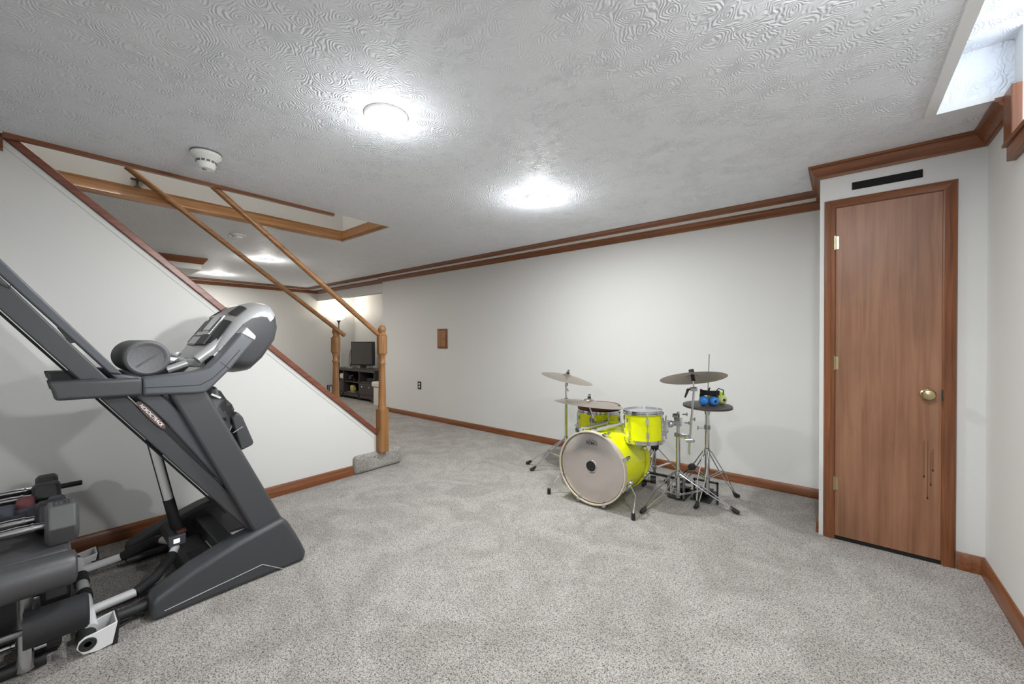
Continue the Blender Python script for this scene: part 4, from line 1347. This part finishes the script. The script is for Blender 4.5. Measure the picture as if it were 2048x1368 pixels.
def headphones(name, lab, c, cupmat, bandmat, ang, k=1.0):
    """ear defenders lying folded: two cups and a curved band"""
    c = Vector(c)
    t = thing(name, lab, 'headphones', c)
    d = Vector((math.cos(ang), math.sin(ang), 0))
    s_ = Vector((-d.y, d.x, 0))
    for q in (-1, 1):
        cc_ = c + d * (.036 * q * k) + Vector((0, 0, .034 * k))
        e = build('ear_cup', MB().lathe([(0, .036 * k), (.018 * k, .035 * k), (.030 * k, .026 * k), (.036 * k, .010 * k), (.036 * k, 0), (.030 * k, -.004 * k)], cc_, -s_ + d * .25 * q, 24), cupmat, t)
        build('ear_cushion', MB().lathe([(.034 * k, .0), (.036 * k, -.008 * k), (.032 * k, -.018 * k), (.018 * k, -.018 * k)], cc_, -s_ + d * .25 * q, 24), 'rubber', e)
        build('cup_boss', MB().lathe([(0, .041 * k), (.009 * k, .040 * k), (.011 * k, .034 * k)], cc_, -s_ + d * .25 * q, 16), 'black' if q > 0 else cupmat, e)
    arc = []
    for i in range(13):
        th = math.pi * i / 12
        arc.append(c + d * (-.062 * k * math.cos(th)) + s_ * (.012 * k + .045 * k * math.sin(th)) + Vector((0, 0, .062 * k + .020 * k * math.sin(th))))
    m_ = MB()
    for i in range(12):
        a_, b_ = arc[i], arc[i + 1]
        m_.obox((a_ + b_) / 2, (b_ - a_) * .55, Vector((0, 0, .013 * k)), (b_ - a_).cross(Vector((0, 0, 1))).normalized() * .004 * k)
    build('headband', m_, bandmat, t)
    return t


hz = .7345
headphones('headphones', 'bright blue ear defenders lying on the dark hi-hat', hh + Vector((.020, -.045, hz)), 'blue', 'black', .35, .92)
h2 = headphones('headphones', 'black and lime ear defenders stacked behind the blue ones', hh + Vector((.050, .055, hz)), 'paleyellow', 'limeplastic', .55, .95)
for q in (-1, 1):
    build('wire_yoke', MB().tube([hh + Vector((.05 + .045 * q, .05, hz + .07)), hh + Vector((.05 + .05 * q, .04, hz + .105)), hh + Vector((.04 + .03 * q, .03, hz + .118)), hh + Vector((.03 + .025 * q, .03, hz + .10))], .004, 8), 'black', h2)
m_ = MB()
for i in range(10):
    a_ = math.radians(180 + 18 * i)
    p_ = hh + Vector((.015 + .062 * math.cos(a_), .01 + .05 * math.sin(a_), hz + .088))
    m_.obox(p_, Vector((-math.sin(a_), math.cos(a_), 0)) * .011, Vector((0, 0, .017)), Vector((math.cos(a_), math.sin(a_), 0)) * .005)
build('padded_band', m_, 'rubber', h2)
# small tripod stand behind the rack tom
ss = Vector((-1.215, 3.36, 0))
t = thing('snare_stand', 'low chrome stand with black hub behind the rack tom', 'drum stand', ss)
tripod(t, ss, .30, .13, [(-1.253, 3.20), (-.98, 3.52), (-1.42, 3.56)])
build('hub', MB().lathe([(.014, .27), (.030, .285), (.034, .31), (.026, .35), (.014, .37)], ss, n=18), 'black', t)
build('tube', MB().tube([ss + Vector((0, 0, .08)), ss + Vector((0, 0, .46))], .0115, 12), 'chrome', t)
for a in (.4, 2.5, 4.6):
    e = ss + Vector((.12 * math.cos(a), .12 * math.sin(a), .50))
    build('basket_arm', MB().tube([ss + Vector((0, 0, .45)), e, e + Vector((0, 0, .03))], .006, 8), 'chrome', t)
# kick pedal
t = thing('kick_pedal', 'black bass drum pedal on the carpet behind the lime drum', 'pedal', (-1.1, 3.2, 0))
build('base_plate', MB().box((-1.02, 3.10, 0), (-.90, 3.36, .012)), 'black', t, bevel=.003)
build('footboard', MB().obox((-.96, 3.25, .05), (.04, 0, 0), (0, .12, -.03), (0, 0, .006)), 'black', t, bevel=.003)
build('axle', MB().tube([(-1.30, 3.12, .155), (-.92, 3.12, .155)], .010, 12), 'black', t)
build('side_post', MB().box((-1.03, 3.11, 0), (-1.015, 3.13, .17)).box((-.915, 3.11, 0), (-.90, 3.13, .17)), 'steel', t)
build('spring_cam', MB().lathe([(0, .02), (.03, .02), (.03, -.02), (0, -.02)], (-1.14, 3.12, .105), (1, .3, 0), 18), 'black', t)
build('beater', MB().tube([(-.96, 3.12, .155), (-.88, 3.20, .235)], .005, 8).lathe([(0, .02), (.024, .018), (.026, 0), (.022, -.016), (0, -.018)], (-.875, 3.205, .24), (.2, 1, 0), 18), 'rubber', t)
build('drive_shaft', MB().tube([(-1.32, 3.30, .012), (-1.14, 3.14, .08)], .008, 8).obox((-1.32, 3.31, .011), (.035, .02, 0), (-.012, .02, 0), (0, 0, .011)), 'black', t)

# ------------------------------------------------------------------ alcove beyond the stairs
SX0, SX1, SY0, SY1, SH = -8.24, -6.79, 4.10, 4.52, .625
tv = thing('media_console', 'dark espresso media console with open shelves in the alcove', 'media console', (-7.5, 4.3, 0))
build('top', MB().box((SX0 - .02, SY0 - .02, SH - .05), (SX1 + .02, SY1, SH)), 'espresso', tv, bevel=.006)
for x in (SX0, -7.99, -7.37, SX1 - .03):
    build('divider', MB().box((x, SY0, .03), (x + .03, SY1, SH - .05)), 'espresso', tv)
build('back_panel', MB().box((SX0, SY1 - .012, .07), (SX1, SY1, SH - .05)), 'black', tv)
build('bottom', MB().box((SX0, SY0, .06), (SX1, SY1, .13)), 'espresso', tv)
build('plinth', MB().box((SX0, SY0 + .004, .0), (SX0 + .14, SY1, .06)).box((SX1 - .14, SY0 + .004, 0), (SX1, SY1, .06)), 'espresso', tv)
build('shelf', MB().box((-7.96, SY0 + .02, .34), (-7.37, SY1, .36)), 'espresso', tv)
for x0, x1 in ((SX0 + .03, -7.99), (-7.34, SX1 - .03)):
    build('shelf', MB().box((x0, SY0 + .01, .36), (x1, SY1, .385)), 'espresso', tv)
    n_ = 2 if x0 > -7.5 else 1
    wdt = (x1 - x0) / n_
    for k in range(n_):
        dr_ = build('cabinet_door', MB().box((x0 + wdt * k + .004, SY0 - .006, .135), (x0 + wdt * (k + 1) - .004, SY0 + .012, .355)), 'espresso', tv, bevel=.004)
        kx = x0 + wdt * (k + .5) if n_ > 1 else x1 - .12
        build('knob', MB().ball((kx, SY0 - .018, .285), .016), 'chrome', dr_)
tvs = thing('television', 'small grey flat screen television on the media console', 'television', (-7.51, 4.30, SH))
uy = Vector((.55, -.83, 0)).normalized()       # faces the camera side
ux = Vector((uy.y, -uy.x, 0)) * -1
c = Vector((-7.51, 4.28, SH + .30))
body = build('cabinet', MB().obox(c, ux * .235, uy * .05, (0, 0, .245)), 'black', tvs, bevel=.008)
build('screen', MB().obox(c + uy * .048 + Vector((0, 0, .006)), ux * .215, uy * .005, (0, 0, .215)), 'tvgrey', body)
build('neck', MB().obox((c.x, c.y, SH + .035), ux * .05, uy * .03, (0, 0, .03)), 'black', tvs)
build('stand_foot', MB().obox((c.x, c.y, SH + .006), ux * .17, uy * .10, (0, 0, .006)), 'tvgrey', tvs, bevel=.003)
tag(build('media_box', MB().box((-7.86, 4.10, SH), (-7.64, 4.17, SH + .03)), 'greycloth', bevel=.004), 'flat silver box in front of the television', 'media box')
pl = thing('decorative_plate', 'round grey plate standing behind the television', 'plate', (-8.06, 4.36, SH))
build('dish', MB().lathe([(0, .0), (.17, .0), (.185, -.012), (.195, -.03), (.20, -.03), (.19, -.006), (.175, .008), (0, .008)], (-8.06, 4.33, SH + .20), (.35, .93, -.12), 40), 'greycloth', pl)
build('easel', MB().box((-8.12, 4.30, SH), (-8.0, 4.42, SH + .012)), 'black', pl)
lp = Vector((-8.45, 4.245, 0))
t = thing('floor_lamp', 'lit torchiere floor lamp with white glass bowl', 'floor lamp', lp)
build('base', MB().lathe([(0, .03), (.03, .03), (.11, .016), (.125, .006), (.125, 0)], lp), 'bronze', t)
build('pole', MB().tube([lp + Vector((0, 0, .02)), lp + Vector((0, 0, 1.58))], .012, 12), 'bronze', t)
build('socket_cup', MB().lathe([(.012, 1.54), (.016, 1.58), (.04, 1.62), (.045, 1.635)], lp, n=24), 'bronze', t)
build('glass_bowl', MB().lathe([(.02, 1.632), (.07, 1.645), (.12, 1.69), (.148, 1.765), (.142, 1.768), (.112, 1.70), (.06, 1.655), (.02, 1.642)], lp, n=40), 'glassbowl', t)
point_light('bulb', lp + Vector((0, 0, 1.80)), TORCH_LAMP, .05, (1, .92, .80), t)
mg = thing('mug', 'olive coloured mug on the lower shelf of the media console', 'mug', (-7.80, 4.2, .136))
build('cup', MB().lathe([(0, .004), (.04, .0), (.055, .03), (.058, .09), (.05, .135), (.045, .13), (.05, .09), (.04, .02), (0, .02)], (-7.80, 4.22, .136), n=24), 'greenish', mg)
build('handle', MB().tube([(-7.745, 4.22, .225), (-7.705, 4.22, .215), (-7.70, 4.22, .18), (-7.745, 4.22, .16)], .009, 10), 'greenish', mg)
tag(build('tray', MB().box((-7.90, 4.14, .13), (-7.62, 4.30, .136)), 'greycloth'), 'thin pale tray under the olive mug', 'tray')
tag(build('cable_box', MB().box((-7.64, 4.25, .36), (-7.42, 4.45, .53)), 'greycloth', bevel=.006), 'grey cable box on the middle shelf of the media console', 'cable box')
hs = thing('headset', 'dark bundled headset on the middle shelf of the media console', 'headset', (-7.80, 4.2, .36))
build('coil', MB().tube([Vector((-7.80 + .075 * math.cos(k * .6), 4.2 + .04 * math.sin(k * .6), .385 + .009 * k)) for k in range(11)], .022, 10), 'tread_dark', hs)
build('ear_pad', MB().ball((-7.80, 4.16, .41), .05, .03, .04), 'black', hs)
tag(build('game_console', MB().box((-7.24, 4.2, .385), (-6.92, 4.45, .45)), 'tread_dark', bevel=.006), 'black game box on the right shelf of the media console', 'game console')
tag(build('folded_towel', MB().box((-8.19, 4.12, .385), (-8.01, 4.4, .50)), 'cream', bevel=.03, seg=3), 'folded cream towel on the left shelf of the media console', 'towel')
ot = thing('ottoman', 'cream storage ottoman beside the media console', 'ottoman', (-6.45, 4.2, 0))
build('box', MB().box((-6.64, 3.985, 0), (-6.22, 4.4, .34)), 'cream', ot, bevel=.008)
build('cushion', MB().box((-6.67, 3.955, .34), (-6.20, 4.42, .44)), 'cream', ot, bevel=.03, seg=3)
bk = P(655, 791, Z=0)
for k, (m_, h, wd) in enumerate((('paper', .24, .03), ('hexdark', .22, .035), ('greycloth', .23, .04), ('neoblue', .21, .03), ('paper', .2, .04), ('tread', .22, .05))):
    x = bk.x - .12 + k * .052
    tag(build('book', MB().box((x, bk.y + .02, 0), (x + wd, bk.y + .2, h)), m_, bevel=.002),
        ['white book leftmost in the row by the far newel', 'black book next to the leftmost white book', 'grey book third in the row by the far newel', 'slate book right of the grey book by the newel', 'short white book near the media console', 'dark grey book nearest the media console'][k], 'book', 'books standing on the carpet by the media console')
